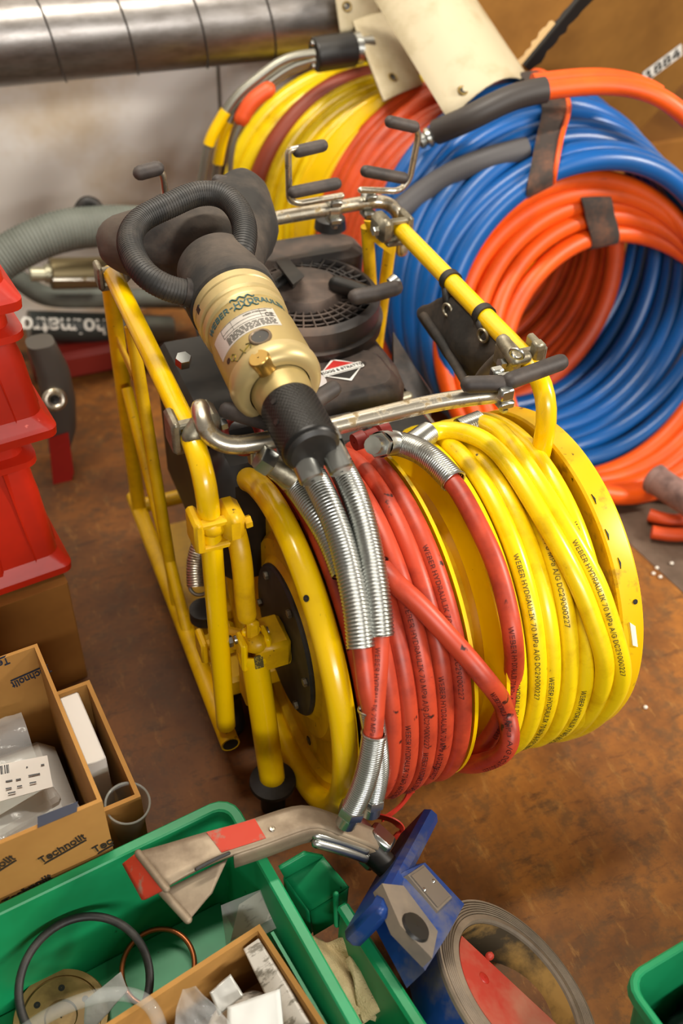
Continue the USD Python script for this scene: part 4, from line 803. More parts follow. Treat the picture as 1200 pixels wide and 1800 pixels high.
part(rb, 'dark_band', lathe([(.0, .0345), (BL*.56, .0345)], b0, bw, 32), mat('dark_grey_band', '#2c302e', .5))
part(rb, 'ram_lettering', text_cyl('holmatro', .026, b0, bw, .0348, BL*.30, 0, bu, sgn=0, bold=True) if False else trimesh.Trimesh(*(lambda m_: ((b0+bw*(BL*.51)-bw*m_.vertices[:, :1]+(.0348+m_.vertices[:, 2:3])*(np.cos((m_.vertices[:, 1:2]-.012)/.0348)*bu+np.sin(-(m_.vertices[:, 1:2]-.012)/.0348)*(bu2 if bu2[2] > 0 else -bu2))), m_.faces))(meshkit.text_mesh('holmatro', .033, .0006, True)), process=False), WHT, False)
part(rb, 'tool_body', rbox(P(140, 622, y=1.10)*A([1, 1, 0])+A([.02, .0, .035]), (.26, .08, .07), b=.012), RDB)
sp = thing('rescue_spreader', 'grey spreader arm with round pivot eye and red foot half hidden by the red crates', 'rescue tool', P(112, 850, z=0))
sy = .74
part(sp, 'arm', loft([np.c_[np.zeros(20), rrect(w_, w_*1.0, w_*.35)]@np.stack([A([0, 0, 1.]), A([1, 0, 0.]), A([0, 1., 0])])+P(px, py, y=sy) for px, py, w_ in ((70, 600, .05), (92, 650, .06), (103, 700, .062), (108, 750, .055), (104, 790, .04))]), mat('arm_grey', '#5f5a54', .5, .4))
part(sp, 'pivot_eye', torus(P(96, 702, y=sy-.04), (.1, -.9, .4), .016, .007, 28, 12), CHR); part(sp, 'pivot_pin', lathe([(0, .001), (.004, .011)], P(96, 702, y=sy-.036), (.1, -.9, .4), 16), BLK)
part(sp, 'foot', hull([P(px, py, y=sy+dy) for px, py in ((85, 770), (120, 760), (130, 830), (122, 858), (95, 866)) for dy in (-.03, .03)]), mat('foot_red', '#a31a12', .45))

# ================================================================ red crates on a carton, left edge
def frame2(al): return A([math.cos(al), math.sin(al), 0]), A([-math.sin(al), math.cos(al), 0])
h8, n8 = frame2(.14)
def rloop(c, hx, ny, w, d, r, z, F):   # right-front corner at c, extending left and back
    q = rrect(w, d, r); o = A([c[0], c[1], 0])-F[0]*hx+F[1]*ny
    return o+q[:, :1]*F[0]+q[:, 1:2]*F[1]+A([0, 0, z])
ck = P(155, 1188, z=0)
def zat(px, py, c): r = ray(px, py); t = ((c[:2]-CAM[:2])@r[:2])/(r[:2]@r[:2]); return (CAM+r*t)[2]
zc = zat(132, 1022, ck)
ct_ = thing('carton', 'brown carton under the stack of red crates', 'box', ck)
part(ct_, 'carton_body', loft([rloop(ck, .2, .15, .4, .3, .004, z, (h8, n8)) for z in (0, zc)]), mat('dark_cardboard', '#8f5f28', .85, spec=.2, col2='#7a4e20', sc=6, lo=.35, hi=.7), 20)
def crate(label, cpx, ztop, z0=None, w=.40, d=.30):
    c = P(*cpx, z=z0) if z0 is not None else None
    t = thing('stacking_crate', label, 'crate', c, group='stacked red crates'); H_ = ztop-z0; F = (h8, n8)
    L_ = lambda ins, z, r: rloop(c, w/2, d/2, w-2*ins, d-2*ins, r, z0+z, F)
    part(t, 'crate_shell', loft([L_(.010, 0, .012), L_(.001, .003, .014), L_(0, .016, .014), L_(.003, .020, .014), L_(.004, .022, .016), L_(.013, .036, .02), L_(.020, H_*.6, .02), L_(.027, H_-.045, .02), L_(.014, H_-.04, .02), L_(.014, H_-.03, .02), L_(.028, H_-.026, .02), L_(.030, H_-.002, .018), L_(.034, H_, .018)]), REDP, 25)
    o = A([c[0], c[1], z0])
    for x in (.105, .27): part(t, 'crate_rib', rbox(o-h8*x+n8*.016+A([0, 0, H_*.48]), (.012, .014, H_*.78), (h8, n8, A([0, 0, 1.])), b=.003), REDP)
    part(t, 'corner_post', hull([o-h8*x+n8*y+A([0, 0, z]) for x, y in ((.008, .05), (.05, .010), (.05, .03), (.03, .05)) for z in (.02,)]+[o-h8*(x+.016)+n8*(y+.01)+A([0, 0, H_-.045]) for x, y in ((.008, .05), (.05, .010), (.05, .03), (.03, .05))]), REDP)
    return t
z1, z2, z3 = zc, zat(108, 770, P(130, 1003, z=zc)), 0
c1 = P(130, 1003, z=z1+.004)
crate('red plastic crate, lower of the two, standing upside down on the brown carton', (132, 1004), z2-.004, z1+.002)
c2 = P(107, 768, z=z2); z3 = zat(45, 552, c2)
crate('red plastic crate, upper of the two full ones, standing upside down', (107, 768), z3-.002, z2)
crate('red plastic crate at the top of the stack, cut off by the picture edge', (47, 548), z3+.16, z3)

solo('carton', 'added dark carton that fills the dark gap behind the hose coils at the right edge', 'box', rbox((1.46, 1.10, .22), (.70, .36, .44), b=.006), mat('dark_cardboard', '#8f5f28'))  # added to hide the white wall so the gap behind the coils stays dark

# ================================================================ front left: cartons with packets
def openbox(t, name, corner, F, w, d, z0, z1, th_, mt, flare=0.):
    """open carton: right-far corner given, extending left (w) and towards the camera (d)"""
    o = A([corner[0], corner[1], 0])-F[0]*w/2-F[1]*d/2
    L_ = lambda ww, dd, z: o+A([(x*ww/2, y*dd/2) for x, y in ((1, 1), (-1, 1), (-1, -1), (1, -1))])@A([F[0], F[1]])+A([0, 0, z])
    return part(t, name, loft([L_(w, d, z0), L_(w+flare, d+flare, z1), L_(w+flare-2*th_, d+flare-2*th_, z1), L_(w-2*th_, d-2*th_, z0+th_)]), mt, False)
def crumple(c00, c10, c11, c01, amp, seed, n=22, sc=18.):
    g = bilin(c00, c10, c11, c01, n, n); nn = unit(np.cross(A(c10)-A(c00), A(c01)-A(c00))); nn = nn if nn[2] > 0 else -nn
    k = meshkit.fbm(g*sc, 3, seed)-.5+.5*np.abs(meshkit.noise(g*sc*1.7, seed+5)-.5); return g+nn*(k*2*amp)[..., None]
FILM = clear('clear_film', '#fbfcfb', .10, .87, .7, 60); FILM2 = clear('clear_cup', '#eceeea', .14, .84, .15, 30)
WBOX = mat('white_card', '#e4dfd6', .7); PACK = mat('white_packet', '#d9dad6', .55)
zb = .30
bf, bn = P(65, 1131, z=zb), P(180, 1408, z=zb); Fb = unit((bf-bn)); Fb = (A([Fb[1], -Fb[0], 0]), A([Fb[0], Fb[1], 0])); bd = np.linalg.norm(bf-bn); bwid = .36
tb = thing('cardboard_box', 'open cardboard box with printed lettering, full of bagged white packets', 'box', (bf+bn)/2*A([1, 1, 0]))
openbox(tb, 'box_shell', bf, Fb, bwid, bd, 0.0, zb, .005, CARD)
def ontext(txt, h, pxa, pxb, o, nrm, mt, par, lift=.0008, flipv=False, nm='box_lettering', bar=True):
    """lettering whose baseline runs from pixel a to pixel b on the plane (o, nrm)"""
    a_, b_ = onplane(*pxa, o+nrm*lift, nrm), onplane(*pxb, o+nrm*lift, nrm); u = unit(b_-a_); v = np.cross(nrm, u)
    h = h*np.linalg.norm(b_-a_)/meshkit.text_mesh(txt, h).extents[0]
    tq = text3(txt, h, a_, u, v, .0004, True); tq.vertices = a_+((tq.vertices-a_)@u)[:, None]*u+((tq.vertices-a_)@v*1.35)[:, None]*v+((tq.vertices-a_)@nrm)[:, None]*nrm; part(par, nm, tq, mt, False); L = np.linalg.norm(b_-a_)
    if bar: part(par, 'print_bar', prism([(h*.2, -h*.55), (L, -h*.55), (L, -h*.25), (h*.5, -h*.25)], .0004, a_, u, v), mt, False)
o_f = bf-Fb[1]*.005; nf = -Fb[1]
ontext('Technolit', .017, (88, 1170), (20, 1200), o_f, nf, NAVY, tb)
ontext('Technolit', .017, (15, 1155), (-60, 1185), o_f, nf, NAVY, tb)
o_n = bn
PRB = mat('dark_box_print', '#2a2018', .7)
for pa, pb, tx_ in (((72, 1518), (150, 1474), 'Technolit'), ((166, 1500), (198, 1482), 'Tec'), ((-50, 1558), (26, 1510), 'Technolit'), ((12, 1590), (92, 1544), 'Technolit')):
    ontext(tx_, .019, pa, pb, o_n, nf, PRB, tb)
part(tb, 'rim_tape', prism([(0, 0), (.045, 0), (.05, .012), (.004, .014)], .0005, bn-Fb[0]*.075+A([0, 0, .0003])-Fb[1]*0, Fb[0], Fb[1]), NAVY, False)
o3 = bf-Fb[0]*.005-Fb[1]*.005
pk = lambda a, b, z: A([bf[0], bf[1], 0])-Fb[0]*a-Fb[1]*b+A([0, 0, z])
for i, (a, b, z, w_, ang) in enumerate(((.10, .19, .165, .05, .25), (.12, .165, .18, .045, .3), (.11, .215, .16, .05, .2), (.17, .235, .17, .06, .35), (.06, .205, .15, .04, .2), (.22, .20, .19, .06, .3))):
    f0, f1 = frame2(ang); solo('white_packet', ['long white packet lying topmost beside the label in the printed box', 'long white packet second from the label in the printed box', 'long white packet near the front wall of the printed box', 'wide white packet in the front left of the printed box', 'short white packet against the right wall of the printed box', 'white packet at the left edge under the paper label in the printed box'][i], 'packet', rbox(pk(a, b, z), (.17, w_*.62, .018), (f0, f1, A([0, 0, 1.])), b=.006), PACK, group='white packets in the printed box')
solo('packet_filler', 'pile of white packets at the bottom of the printed box', 'packets', [rbox(pk(.18, .13, .07), (.33, .24, .13), (Fb[0], Fb[1], A([0, 0, 1.])), b=.02)], PACK, kind='stuff')
pb_ = thing('plastic_bag', 'crumpled clear plastic bag with white label in the printed cardboard box', 'bag', pk(.16, .12, .18))
part(pb_, 'film', sheet(crumple(pk(.30, .03, .225), pk(.045, .035, .215), pk(.05, .22, .19), pk(.32, .22, .215), .022, 5, 26, 14), .0012), FILM, True)
part(pb_, 'film', sheet(crumple(pk(.28, .02, .19), pk(.08, .02, .25), pk(.12, .13, .225), pk(.30, .13, .235), .018, 9, 22, 20), .0012), FILM, True)
lab = [P(-40, 1352, z=.232), P(83, 1328, z=.228), P(93, 1383, z=.225), P(-40, 1420, z=.226)]
g = bilin(lab[0], lab[3], lab[2], lab[1], 6, 12); lt_ = part(pb_, 'paper_label', sheet(g, .0008), WBOX, True)
lu, lv = unit(lab[1]-lab[0]), unit(lab[0]-lab[3])
for i in range(7): part(pb_, 'barcode_bar', prism([(0, 0), (.0008+.0006*(i % 3), 0), (.0008+.0006*(i % 3), .012), (0, .012)], .0004, P(0, 1362, z=.2295)+lu*.0024*i-lu*.004, lu, lv), BLK, False)
for px, py, w_ in ((10, 1375, .008), (28, 1372, .006), (50, 1365, .014), (10, 1388, .007), (30, 1384, .006), (52, 1378, .008), (14, 1396, .009), (72, 1346, .004), (46, 1350, .002)): part(pb_, 'label_print', prism([(0, 0), (w_, 0), (w_, .0018), (0, .0018)], .0004, P(px, py, z=.2295), lu, lv), BLK, False)
# lower box behind it with a white carton
zz = .20; f2, n2 = P(157, 1195, z=zz), P(238, 1378, z=zz); F2 = unit(f2-n2); F2 = (A([F2[1], -F2[0], 0]), A([F2[0], F2[1], 0]))
t2 = thing('cardboard_box', 'lower open cardboard box with a white carton in it, squeezed behind the printed box', 'box', (f2+n2)/2*A([1, 1, 0]))
t2w = .054; openbox(t2, 'box_shell', f2, F2, t2w, np.linalg.norm(f2-n2)+.02, 0.0, zz, .006, CARD)
wq = [P(113, 1222, z=.192), P(147, 1213, z=.192), P(186, 1330, z=.192), P(152, 1345, z=.192)]
w0, w1 = unit(wq[1]-wq[0]), unit(wq[0]-wq[3]); wc = sum(wq)/4
solo('white_carton', 'plain white carton standing in the lower cardboard box', 'box', rbox(wc-A([0, 0, .09])-F2[0]*.004, (np.linalg.norm(wq[1]-wq[0])*1.0, np.linalg.norm(wq[0]-wq[3]), .18), (F2[0], F2[1], A([0, 0, 1.])), b=.002), WBOX)
cp_ = P(222, 1440, z=.14); 
cup = thing('plastic_cup', 'clear plastic cup standing tilted at the corner of the printed box', 'cup', cp_-A([0, 0, .1]))
cax = unit(A([.10, -.16, .95]))
part(cup, 'cup_wall', lathe([(-.13, .001), (-.13, .016), (-.06, .021), (.02, .026), (.045, .0275), (.048, .029), (.05, .0275), (.045, .0262), (.02, .0248), (-.06, .0198), (-.127, .015), (-.127, .001)], cp_, cax, 36), FILM2, True)
part(cup, 'cup_rim', torus(cp_+cax*.049, cax, .0278, .0016, 36, 8), FILM2)

# ================================================================ green stacking bins
zg = .20
C0 = P(398, 1412, z=zg); hG = unit(C0-P(0, 1603, z=zg)); nG = A([-hG[1], hG[0], 0]); LG, DG = .44, .36
dn = unit(P(720, 1795, z=zg)-P(460, 1510, z=zg))
def bin_(t, corner, F, w, d, z0, z1, taper=.022, th_=.003, rim=.011, r=.018, mt=None):
    o = A([corner[0], corner[1], 0])-F[0]*w/2-F[1]*d/2; mt = mt or GRN
    L_ = lambda k, z, rr: o+rrect(w-2*k, d-2*k, max(rr, .003))@A([F[0], F[1]])+A([0, 0, z])
    return part(t, 'bin_shell', loft([L_(taper, z0, r*.8), L_(.004, z1-.022, r), L_(-rim+.002, z1-.020, r+rim), L_(-rim, z1-.017, r+rim), L_(-rim, z1-.002, r+rim), L_(-rim+.002, z1, r+rim), L_(.001, z1, r), L_(.003, z1-.002, r), L_(.006, z1-.03, r), L_(taper+th_, z0+th_, r*.8)]), mt, 30)
FG = (hG, nG)
g1_ = thing('storage_bin', 'large green stacking bin holding the small box, rings and plastic bags', 'bin', C0*A([1, 1, 0])-hG*.2-nG*.15)
bin_(g1_, C0, FG, LG, DG, .004, zg)
part(g1_, 'floor_step', rbox(C0-hG*.21-nG*.165+A([0, 0, -zg+.012]), (.36, .28, .008), (hG, nG, A([0, 0, 1.])), b=.002), GRN)
# second bin, scoop front towards the lever
B0 = P(600, 1600, z=.155); B1 = P(728, 1800, z=.155); db = unit(B0-B1); hb_ = A([db[1], -db[0], 0])
g2_ = thing('storage_bin', 'green stacking bin with scooped lip holding the beige cloth, beside the blue valve', 'bin', B0*A([1, 1, 0]))
wb = .085
Lb = lambda a, b, z: A([B0[0], B0[1], 0])-hb_*a-db*b+A([0, 0, z])
part(g2_, 'bin_wall', sheet(bilin(Lb(0, 0, .155), Lb(0, .36, .155), Lb(.015, .36, .01), Lb(.015, .02, .01), 6, 6), .004), GRN)
part(g2_, 'bin_rim', rbox(Lb(-.003, .18, .155), (.016, .37, .012), (hb_, db, A([0, 0, 1.])), b=.004), GRN)
part(g2_, 'bin_floor', rbox(Lb(wb/2, .18, .012), (wb-.02, .36, .005), (hb_, db, A([0, 0, 1.])), b=.002), GRN)
part(g2_, 'bin_wall', sheet(bilin(Lb(wb, -.02, .155), Lb(wb, .36, .155), Lb(wb-.012, .36, .01), Lb(wb-.012, 0, .01), 6, 6), .004), GRN)
part(g2_, 'scoop_lip', sheet(bilin(P(500, 1540, z=.13), P(568, 1505, z=.15), P(612, 1560, z=.15), P(545, 1600, z=.10), 8, 8), .005), GRN, True)
part(g2_, 'scoop_face', sheet(bilin(P(500, 1540, z=.13), P(545, 1600, z=.10), P(548, 1640, z=.05), P(505, 1600, z=.05), 8, 8), .005), GRN, True)
part(g2_, 'scoop_face', sheet(bilin(P(545, 1600, z=.10), P(612, 1560, z=.15), P(606, 1612, z=.11), P(552, 1642, z=.05), 8, 8), .005), GRN, True)
part(g2_, 'scoop_face', sheet(bilin(P(490, 1525, z=.16), P(535, 1498, z=.17), P(568, 1505, z=.15), P(500, 1542, z=.13), 8, 8), .005), GRN, True)
part(g2_, 'lip_rib', capsule(A([P(590, 1572, z=.155), P(592, 1625, z=.12)]), .004, 8), GRN)
CLO = mat('beige_cloth', '#cdb98e', .9, spec=.1, bump=.9, bsc=420, dist=.002, col2='#b59f74', sc=30, lo=.4, hi=.7)
gg = bilin(P(548, 1650, z=.10), P(612, 1650, z=.11), P(672, 1790, z=.06), P(560, 1830, z=.09), 26, 26)
gg[..., 2] += .010*np.sin(gg[..., 0]*150+gg[..., 1]*60)+.012*(meshkit.fbm(gg*40, 3, 2)-.5)
cl = thing('cloth', 'folded beige terry cloth lying in the scooped green bin', 'cloth', gg.reshape(-1, 3).mean(0)-A([0, 0, .02])); part(cl, 'cloth_sheet', sheet(gg, .007), CLO, True)
part(cl, 'cloth_fold', sheet(gg[13:, 8:]+A([.012, .0, .012]), .007), CLO, True)
# inside the large bin
zi = .165; q0 = P(456, 1624, z=zi); qa = P(180, 1803, z=zi); qb = P(578, 1806, z=zi); Fi = unit(q0-qa); Fi = (A([Fi[0], Fi[1], 0]), A([-Fi[1], Fi[0], 0]))
ib = thing('cardboard_box', 'small open brown cardboard box inside the large green bin', 'box', q0*A([1, 1, 0]))
openbox(ib, 'box_shell', q0, Fi, .24, .20, .02, zi, .006, CARD)
part(ib, 'box_lettering', text3('BOX', .014, q0-Fi[0]*.0065-Fi[1]*.018+A([0, 0, -.012]), -Fi[1], A([0, 0, 1.]), .0004, True) if False else cat_([rbox(q0-Fi[0]*.0068-Fi[1]*(.02+.022*i)+A([0, 0, -.022]), (.0006, .009, .011), (Fi[0], Fi[1], A([0, 0, 1.])), b=.0002) for i in range(4)]), mat('brown_print', '#4a331c', .7), False, kind='stuff')
ik = lambda a, b, z: A([q0[0], q0[1], 0])-Fi[0]*a-Fi[1]*b+A([0, 0, z])
PRP = mat('printed_packet', '#d4cfc4', .5, col2='#8d887c', sc=38, lo=.52, hi=.6, stretch=(1, 3, 1))
solo('flat_packet', 'white printed packet lying on top in the small box', 'packet', sheet(crumple(P(400, 1770, z=.15), P(492, 1738, z=.165), P(500, 1830, z=.15), P(400, 1840, z=.14), .003, 3, 12, 20), .006), PACK, True)
solo('flat_packet', 'grey printed packet leaning on the right wall of the small box', 'packet', sheet(crumple(P(428, 1668, z=.15), P(455, 1650, z=.158), P(545, 1800, z=.15), P(500, 1815, z=.12), .003, 6, 12, 20), .004), PRP, True)
solo('foil_packet', 'silvery small packet in the middle of the small box', 'packet', sheet(crumple(P(368, 1745, z=.145), P(405, 1712, z=.15), P(428, 1750, z=.14), P(385, 1785, z=.135), .004, 8, 12, 40), .006), mat('foil_white', '#cfcfca', .3, .4), True)
solo('packing_filler', 'heap of wrapped parts at the bottom of the small box', 'packets', [blob(ik(.06, .07, .07), (.10, .10, .09), seed=2), blob(ik(.15, .10, .07), (.12, .12, .10), seed=6), blob(ik(.09, .15, .08), (.12, .08, .08), seed=7)], PRP, True, kind='stuff')
solo('plastic_bag', 'small clear plastic bag standing up in the small box', 'bag', sheet(crumple(P(325, 1740, z=.17), P(350, 1735, z=.185), P(425, 1815, z=.15), P(300, 1830, z=.15), .012, 12, 18, 26), .001), FILM, True)
pbg = thing('plastic_bag', 'clear sleeve with white printed sheet leaning on the right wall of the green bin', 'bag', P(440, 1640, z=.05))
cq = [P(388, 1592, z=.15), P(478, 1556, z=.165), P(496, 1625, z=.15), P(400, 1680, z=.10)]
part(pbg, 'film', sheet(crumple(cq[0], cq[1], cq[2], cq[3], .003, 14, 14, 20), .001), FILM2, True)
part(pbg, 'printed_sheet', sheet(bilin(P(420, 1590, z=.145), P(470, 1558, z=.16), P(482, 1612, z=.15), P(405, 1655, z=.11), 6, 6), .001), PRP, True)
def flatring(name, label, cat, c, R, r, mt, ax=(0, 0, 1), n=64): return solo(name, label, cat, torus(c, ax, R, r, n, 10), mt, True)
flatring('rubber_ring', 'large black rubber ring leaning inside the green bin', 'ring', P(150, 1728, z=.125), .074, .0052, RUB, (.10, -.28, 1))
flatring('copper_ring', 'thin copper-coloured ring on the floor of the green bin', 'ring', P(278, 1700, z=.03), .046, .0035, mat('copper', '#b0653c', .4, .8), (-.1, -.2, 1))
dsc = thing('steel_disc', 'brown steel disc with grooves and bolt holes under the black ring', 'disc', P(108, 1790, z=.025))
dc0 = P(108, 1790, z=.03); dax = unit(A([.05, -.12, 1])); DSM = mat('brown_steel', '#8d7444', .5, .5, col2='#6b5632', sc=20)
part(dsc, 'disc_plate', lathe([(-.008, .001), (-.008, .056), (0, .058), (.006, .056), (.006, .049), (.004, .048), (.004, .046), (.008, .045), (.008, .020), (.004, .018), (.004, .001)], dc0, dax, 56), DSM, 25)
du_, dv_, _ = basis(dax)
for i in range(6): a = i*math.pi/3+.3; part(dsc, 'bolt_hole', lathe([(0, .0005), (0, .004)], dc0+dax*.0083+.033*(math.cos(a)*du_+math.sin(a)*dv_), dax, 14), BLK)
solo('clear_tube', 'bent clear plastic tube arching over the front of the green bin', 'tube', tube(spl(PP([(30, 1822, .15), (90, 1782, .17), (160, 1754, .18), (215, 1747, .18), (258, 1762, .175), (280, 1800, .16), (285, 1835, .15)]), 50), .0078, 14, caps=False), clear('clear_tube_mat', '#f6f8f7', .06, .90, .1, 20), True)
solo('plastic_bag', 'grey foil bag lying between disc and small box in the green bin', 'bag', sheet(crumple(P(150, 1760, z=.10), P(212, 1708, z=.12), P(224, 1740, z=.11), P(150, 1830, z=.09), .006, 21, 14, 30), .0012), clear('grey_film', '#b7bab6', .25, .45, .5, 50), True)

# ================================================================ blue butterfly valve with its lever
BLV = mat('blue_cast_paint', '#0d3373', .45, col2='#5e5a54', sc=11, lo=.52, hi=.72, rough2=.8, bump=.15, bsc=90)
DSTB = mat('dusty_blue_face', '#75695a', .8, col2='#54504c', sc=10, lo=.4, hi=.7)
va = thing('butterfly_valve', 'blue cast butterfly valve with grey ring seat and long red-tipped metal lever', 'valve', P(760, 1640, z=0))
VR = .125; RCn = A([.224, -.534, .082]); nV = unit(A([.603, .010, .798]))
S0 = onplane(664, 1508, RCn, nV); sV = unit(RCn-S0); qV = np.cross(nV, sV); qV = qV if qV@RIGHT > 0 else -qV
dist = np.linalg.norm(RCn-S0)
M_ = lambda s, q, n=0.: S0+sV*s+qV*q+nV*n
def onM(px, py, n): h = onplane(px, py, S0+nV*n, nV)-S0; return h@sV, h@qV
fa, fb = onM(606, 1594, .0), onM(764, 1470, .0); fw = fb[1]-fa[1]; fs = (fa[0]+fb[0])/2
part(va, 'top_flange', rbox(M_(fs+.004, (fa[1]+fb[1])/2, -.003), (.024, fw, .068), (sV, qV, nV), b=.007), BLV)
nk = [onM(684, 1546, .03), onM(738, 1505, .03), onM(812, 1590, .03), onM(764, 1690, .03)]
part(va, 'neck', hull([M_(s, q+dq, n) for s, q in nk for dq, n in ((0, .012), (.0, -.022))]+[M_(s*.9+.012, q*.55, .034) for s, q in nk]), BLV)
sf = [onM(668, 1556, .034), onM(706, 1560, .034), onM(766, 1640, .034), onM(756, 1688, .034), onM(700, 1630, .034)]
part(va, 'side_face', hull([M_(s, q, n) for s, q in sf for n in (.020, .0375)]), DSTB)
tp4 = [onplane(*p, S0+nV*.040, nV) for p in ((724, 1538), (748, 1522), (792, 1572), (770, 1593))]
part(va, 'plate_boss', hull([p+nV*z+(p-sum(tp4)/4)*k for p in tp4 for z, k in ((-.02, .35), (-.003, .15))]), DSTB)
part(va, 'type_plate', hull([p+nV*z for p in tp4 for z in (-.003, -.0012)]), mat('alu_plate', '#8f8882', .4, .7))
for px, py in ((746, 1564), (762, 1549)): part(va, 'rivet', lathe([(0, .0028), (.0012, .0022), (.002, .0005)], onplane(px, py, S0+nV*.0388, nV), nV, 10), ZINC)
part(va, 'badge', lathe([(0, .019), (.004, .017), (.0045, .0005)], onplane(729, 1631, S0+nV*.037, nV), nV, 28), BLK)
part(va, 'ring_body', lathe([(-.06, VR*.80), (-.06, VR), (-.006, VR), (-.002, VR*.99), (-.002, VR*.80)], RCn, nV, 96, sV), BLV)
SEAT = mat('grey_seat_rubber', '#857664', .6, col2='#6a5e50', sc=18, lo=.4, hi=.7)
prof = [(-.020, VR*.985), (-.002, VR*1.005), (.001, VR*.995), (.001, VR*.975), (-.003, VR*.968)]; rr_ = .962
for i in range(5): prof += [(.001, VR*(rr_-.003)), (.002, VR*(rr_-.012)), (.001, VR*(rr_-.020)), (-.001, VR*(rr_-.023))]; rr_ -= .026
prof += [(.001, VR*.825), (.002, VR*.765), (-.001, VR*.75), (-.01, VR*.742), (-.05, VR*.75), (-.058, VR*.8)]
part(va, 'seat_ring', lathe(prof, RCn, nV, 96, sV), SEAT, 25)
part(va, 'seat_inner_wall', lathe([(-.004, VR*.742), (-.03, VR*.735), (-.058, VR*.748)], RCn, nV, 72, sV), mat('ochre_wall', '#b28a4a', .7, col2='#4c3f2c', sc=14, lo=.42, hi=.6))
RDD = mat('red_disc_coating', '#a83222', .55, col2='#a86a54', sc=9, lo=.42, hi=.66)
hd = [(math.cos(t)*VR*.738, math.sin(t)*VR*.738) for t in np.linspace(math.pi/2, math.pi*1.5, 40)]
part(va, 'flap', prism(hd, .010, RCn-nV*.012+qV*.004, qV, np.cross(nV, qV)), RDD, 30)
part(va, 'flap_knob', blob(onplane(860, 1681, RCn-nV*.0, nV), (.012, .010, .012), seed=3, sub=2), RDD, True)
part(va, 'flap_dimple', lathe([(0, .0075), (.001, .006), (.0012, .0005)], onplane(851, 1719, RCn-nV*.0018, nV), nV, 20), mat('red_dot', '#a51f14', .4))
part(va, 'back_plate', lathe([(-.058, .001), (-.058, VR*.76)], RCn, nV, 48, sV), mat('dark_oily_steel', '#2a241c', .5, col2='#4a3c28', sc=12))
part(va, 'stem', rod(M_(.02, 0, .0), M_(-.055, 0, .0), .016, 24), BLK)
part(va, 'stem_clamp', [lathe([(-.05, .015), (-.05, .024), (-.032, .024), (-.032, .015)], M_(0, 0, 0), sV, 28)], ZINC)
ALU = mat('worn_aluminium', '#958671', .5, .45, col2='#7a6a58', sc=16, lo=.4, hi=.68, rough2=.75)
RPT = mat('red_lever_paint', '#b4331a', .65, col2='#80705f', sc=30, lo=.55, hi=.66)
far = [(240, 1500, .245), (300, 1483, .247), (360, 1465, .25), (430, 1446, .252), (490, 1426, .252), (532, 1418, .25), (572, 1428, .235), (630, 1448, .205), (686, 1470, .17)]
near = [(290, 1560, .245), (340, 1532, .247), (395, 1508, .25), (455, 1488, .252), (515, 1466, .252), (556, 1456, .25), (590, 1466, .235), (636, 1484, .205), (672, 1500, .17)]
fp, np_ = spl(PP(far), 30), spl(PP(near), 30)
part(va, 'lever', sheet(np.stack([fp*(1-s)+np_*s for s in np.linspace(0, 1, 6)], 1), .006), ALU, True)
dw = A([0, 0, -.026]); part(va, 'lever_flange', sheet(np.stack([np_[8:]+dw*s for s in np.linspace(0, 1, 4)], 1), .005), ALU, True)
for k in (0, 1): part(va, 'lever_rib', capsule(spl(PP([(556, 1468+k*14, .235-.006*k), (600, 1480+k*14, .215-.006*k), (640, 1496+k*12, .19-.006*k)]), 16), .0065, 10), ZINC)
part(va, 'lever_bolt', [hexnut(P(640, 1500, z=.175), P(655, 1485, z=.175)-P(630, 1505, z=.175), .0115, .022), rod(P(626, 1510, z=.172), P(662, 1482, z=.178), .006, 12)], ZINC)
part(va, 'clamp_jaw', rbox(P(655, 1488, z=.165), (.035, .03, .05), (sV, qV, nV), b=.004), ZINC)
i0 = fp[0]*.5+np_[0]*.5
part(va, 'lever_tip', sheet(bilin(P(240, 1500, z=.247), P(292, 1562, z=.247), P(252, 1582, z=.225), P(218, 1518, z=.225), 6, 6), .006), RPT, True, label='red painted lever tip')
part(va, 'tip_edge', capsule(A([P(243, 1500, z=.250), P(292, 1562, z=.250)]), .0045, 10), ALU)
part(va, 'lever_paint', sheet(np.stack([(fp*(1-s)+np_*s)[7:13]+A([0, 0, .0036]) for s in np.linspace(.03, .85, 5)], 1), .0006), RPT, True, label='worn red paint patch on lever')
part(va, 'lock_plate', sheet(bilin(P(286, 1566, z=.232), P(400, 1510, z=.236), P(372, 1570, z=.225), P(332, 1618, z=.220), 8, 8), .005), ALU, True)
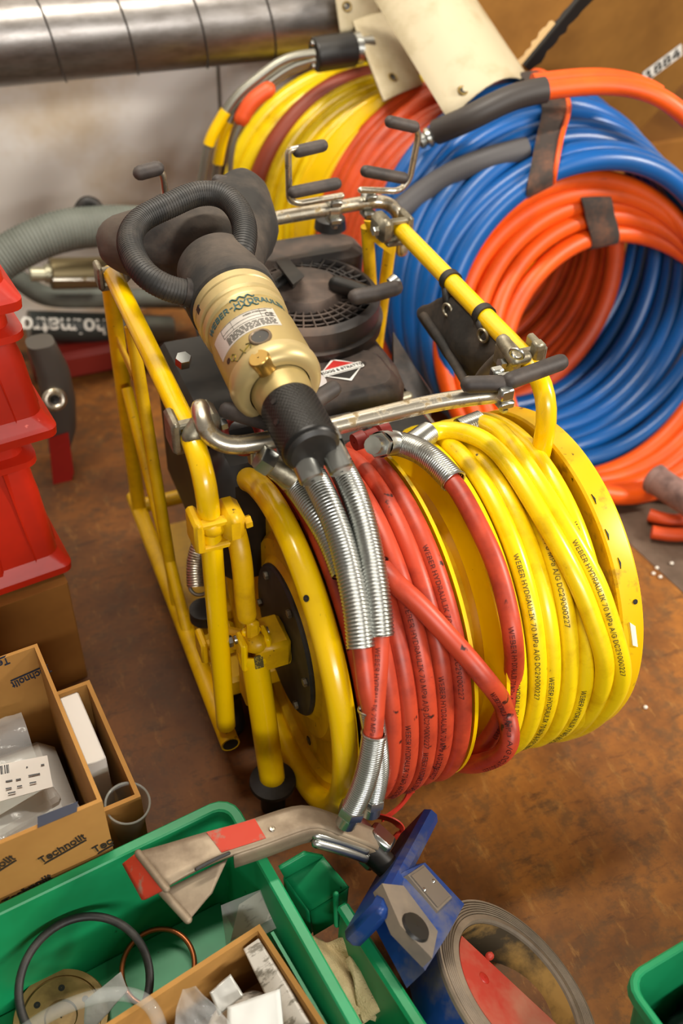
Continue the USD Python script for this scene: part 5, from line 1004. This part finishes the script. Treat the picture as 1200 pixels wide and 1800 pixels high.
part(va, 'lock_plate_edge', capsule(A([P(284, 1566, z=.234), P(330, 1616, z=.223)]), .005, 10), ALU)
part(va, 'lock_slot', capsule(spl(PP([(345, 1528, .2535), (375, 1512, .2545), (402, 1500, .2555)]), 10), .0022, 8), BLK)
part(va, 'rivet', lathe([(0, .004), (.0015, .003), (.002, .0005)], P(478, 1457, z=.2555), (0, 0, 1), 12), CHR)

# green bin, bottom right corner
zr = .20; R0, Rr, Rd = P(1104, 1722, z=zr), P(1200, 1664, z=zr), P(1148, 1800, z=zr); hr = unit(Rr-R0); nr = A([-hr[1], hr[0], 0])
g3_ = thing('storage_bin', 'green stacking bin with dark contents cut off at the bottom right corner', 'bin', R0*A([1, 1, 0]))
bin_(g3_, R0+hr*.28, (hr, nr), .28, .24, .004, zr, rim=.006, r=.02)
solo('dark_bundle', 'dark plastic bundle in the bottom right green bin', 'bundle', [blob(R0*A([1, 1, 0])+hr*.13-nr*.11+A([0, 0, .085]), (.2, .17, .13), amp=.3, seed=4, sub=4)], mat('dark_plastic_film', '#1c1820', .4, col2='#3a3038', sc=12), True)
# crumbs and litter on the floor
for i, (px, py) in enumerate(((1154, 998), (1160, 1014), (1148, 1008), (1134, 1243), (1180, 990))):
    solo('crumb', ['white crumb by the seam of the grey floor board, upper one', 'white crumb by the seam of the grey floor board, lower one', 'white crumb by the seam of the grey floor board, leftmost one', 'single white crumb on the brown floor right of the yellow reel', 'pale crumb on the grey floor board'][i], 'crumb', blob(P(px, py, z=.003), (.008, .007, .006), seed=i, sub=1), WBOX, True, group='crumbs on the floor')

# bench outside the picture, added only to cast shade on the floor's right corner
wbn = thing('shadow_blocker', 'unseen bench shape added to shade the floor at the bottom right', 'shadow_blocker', (1.2, -1.3, 0))
part(wbn, 'blocker_top', rbox((1.52, -1.0, .62), (1.4, .80, .045), b=.006), CARD)
for x in (.9, 2.2):
    for y in (-1.36, -.66): part(wbn, 'blocker_leg', rbox((x, y, .30), (.06, .06, .60), b=.005), CARD)
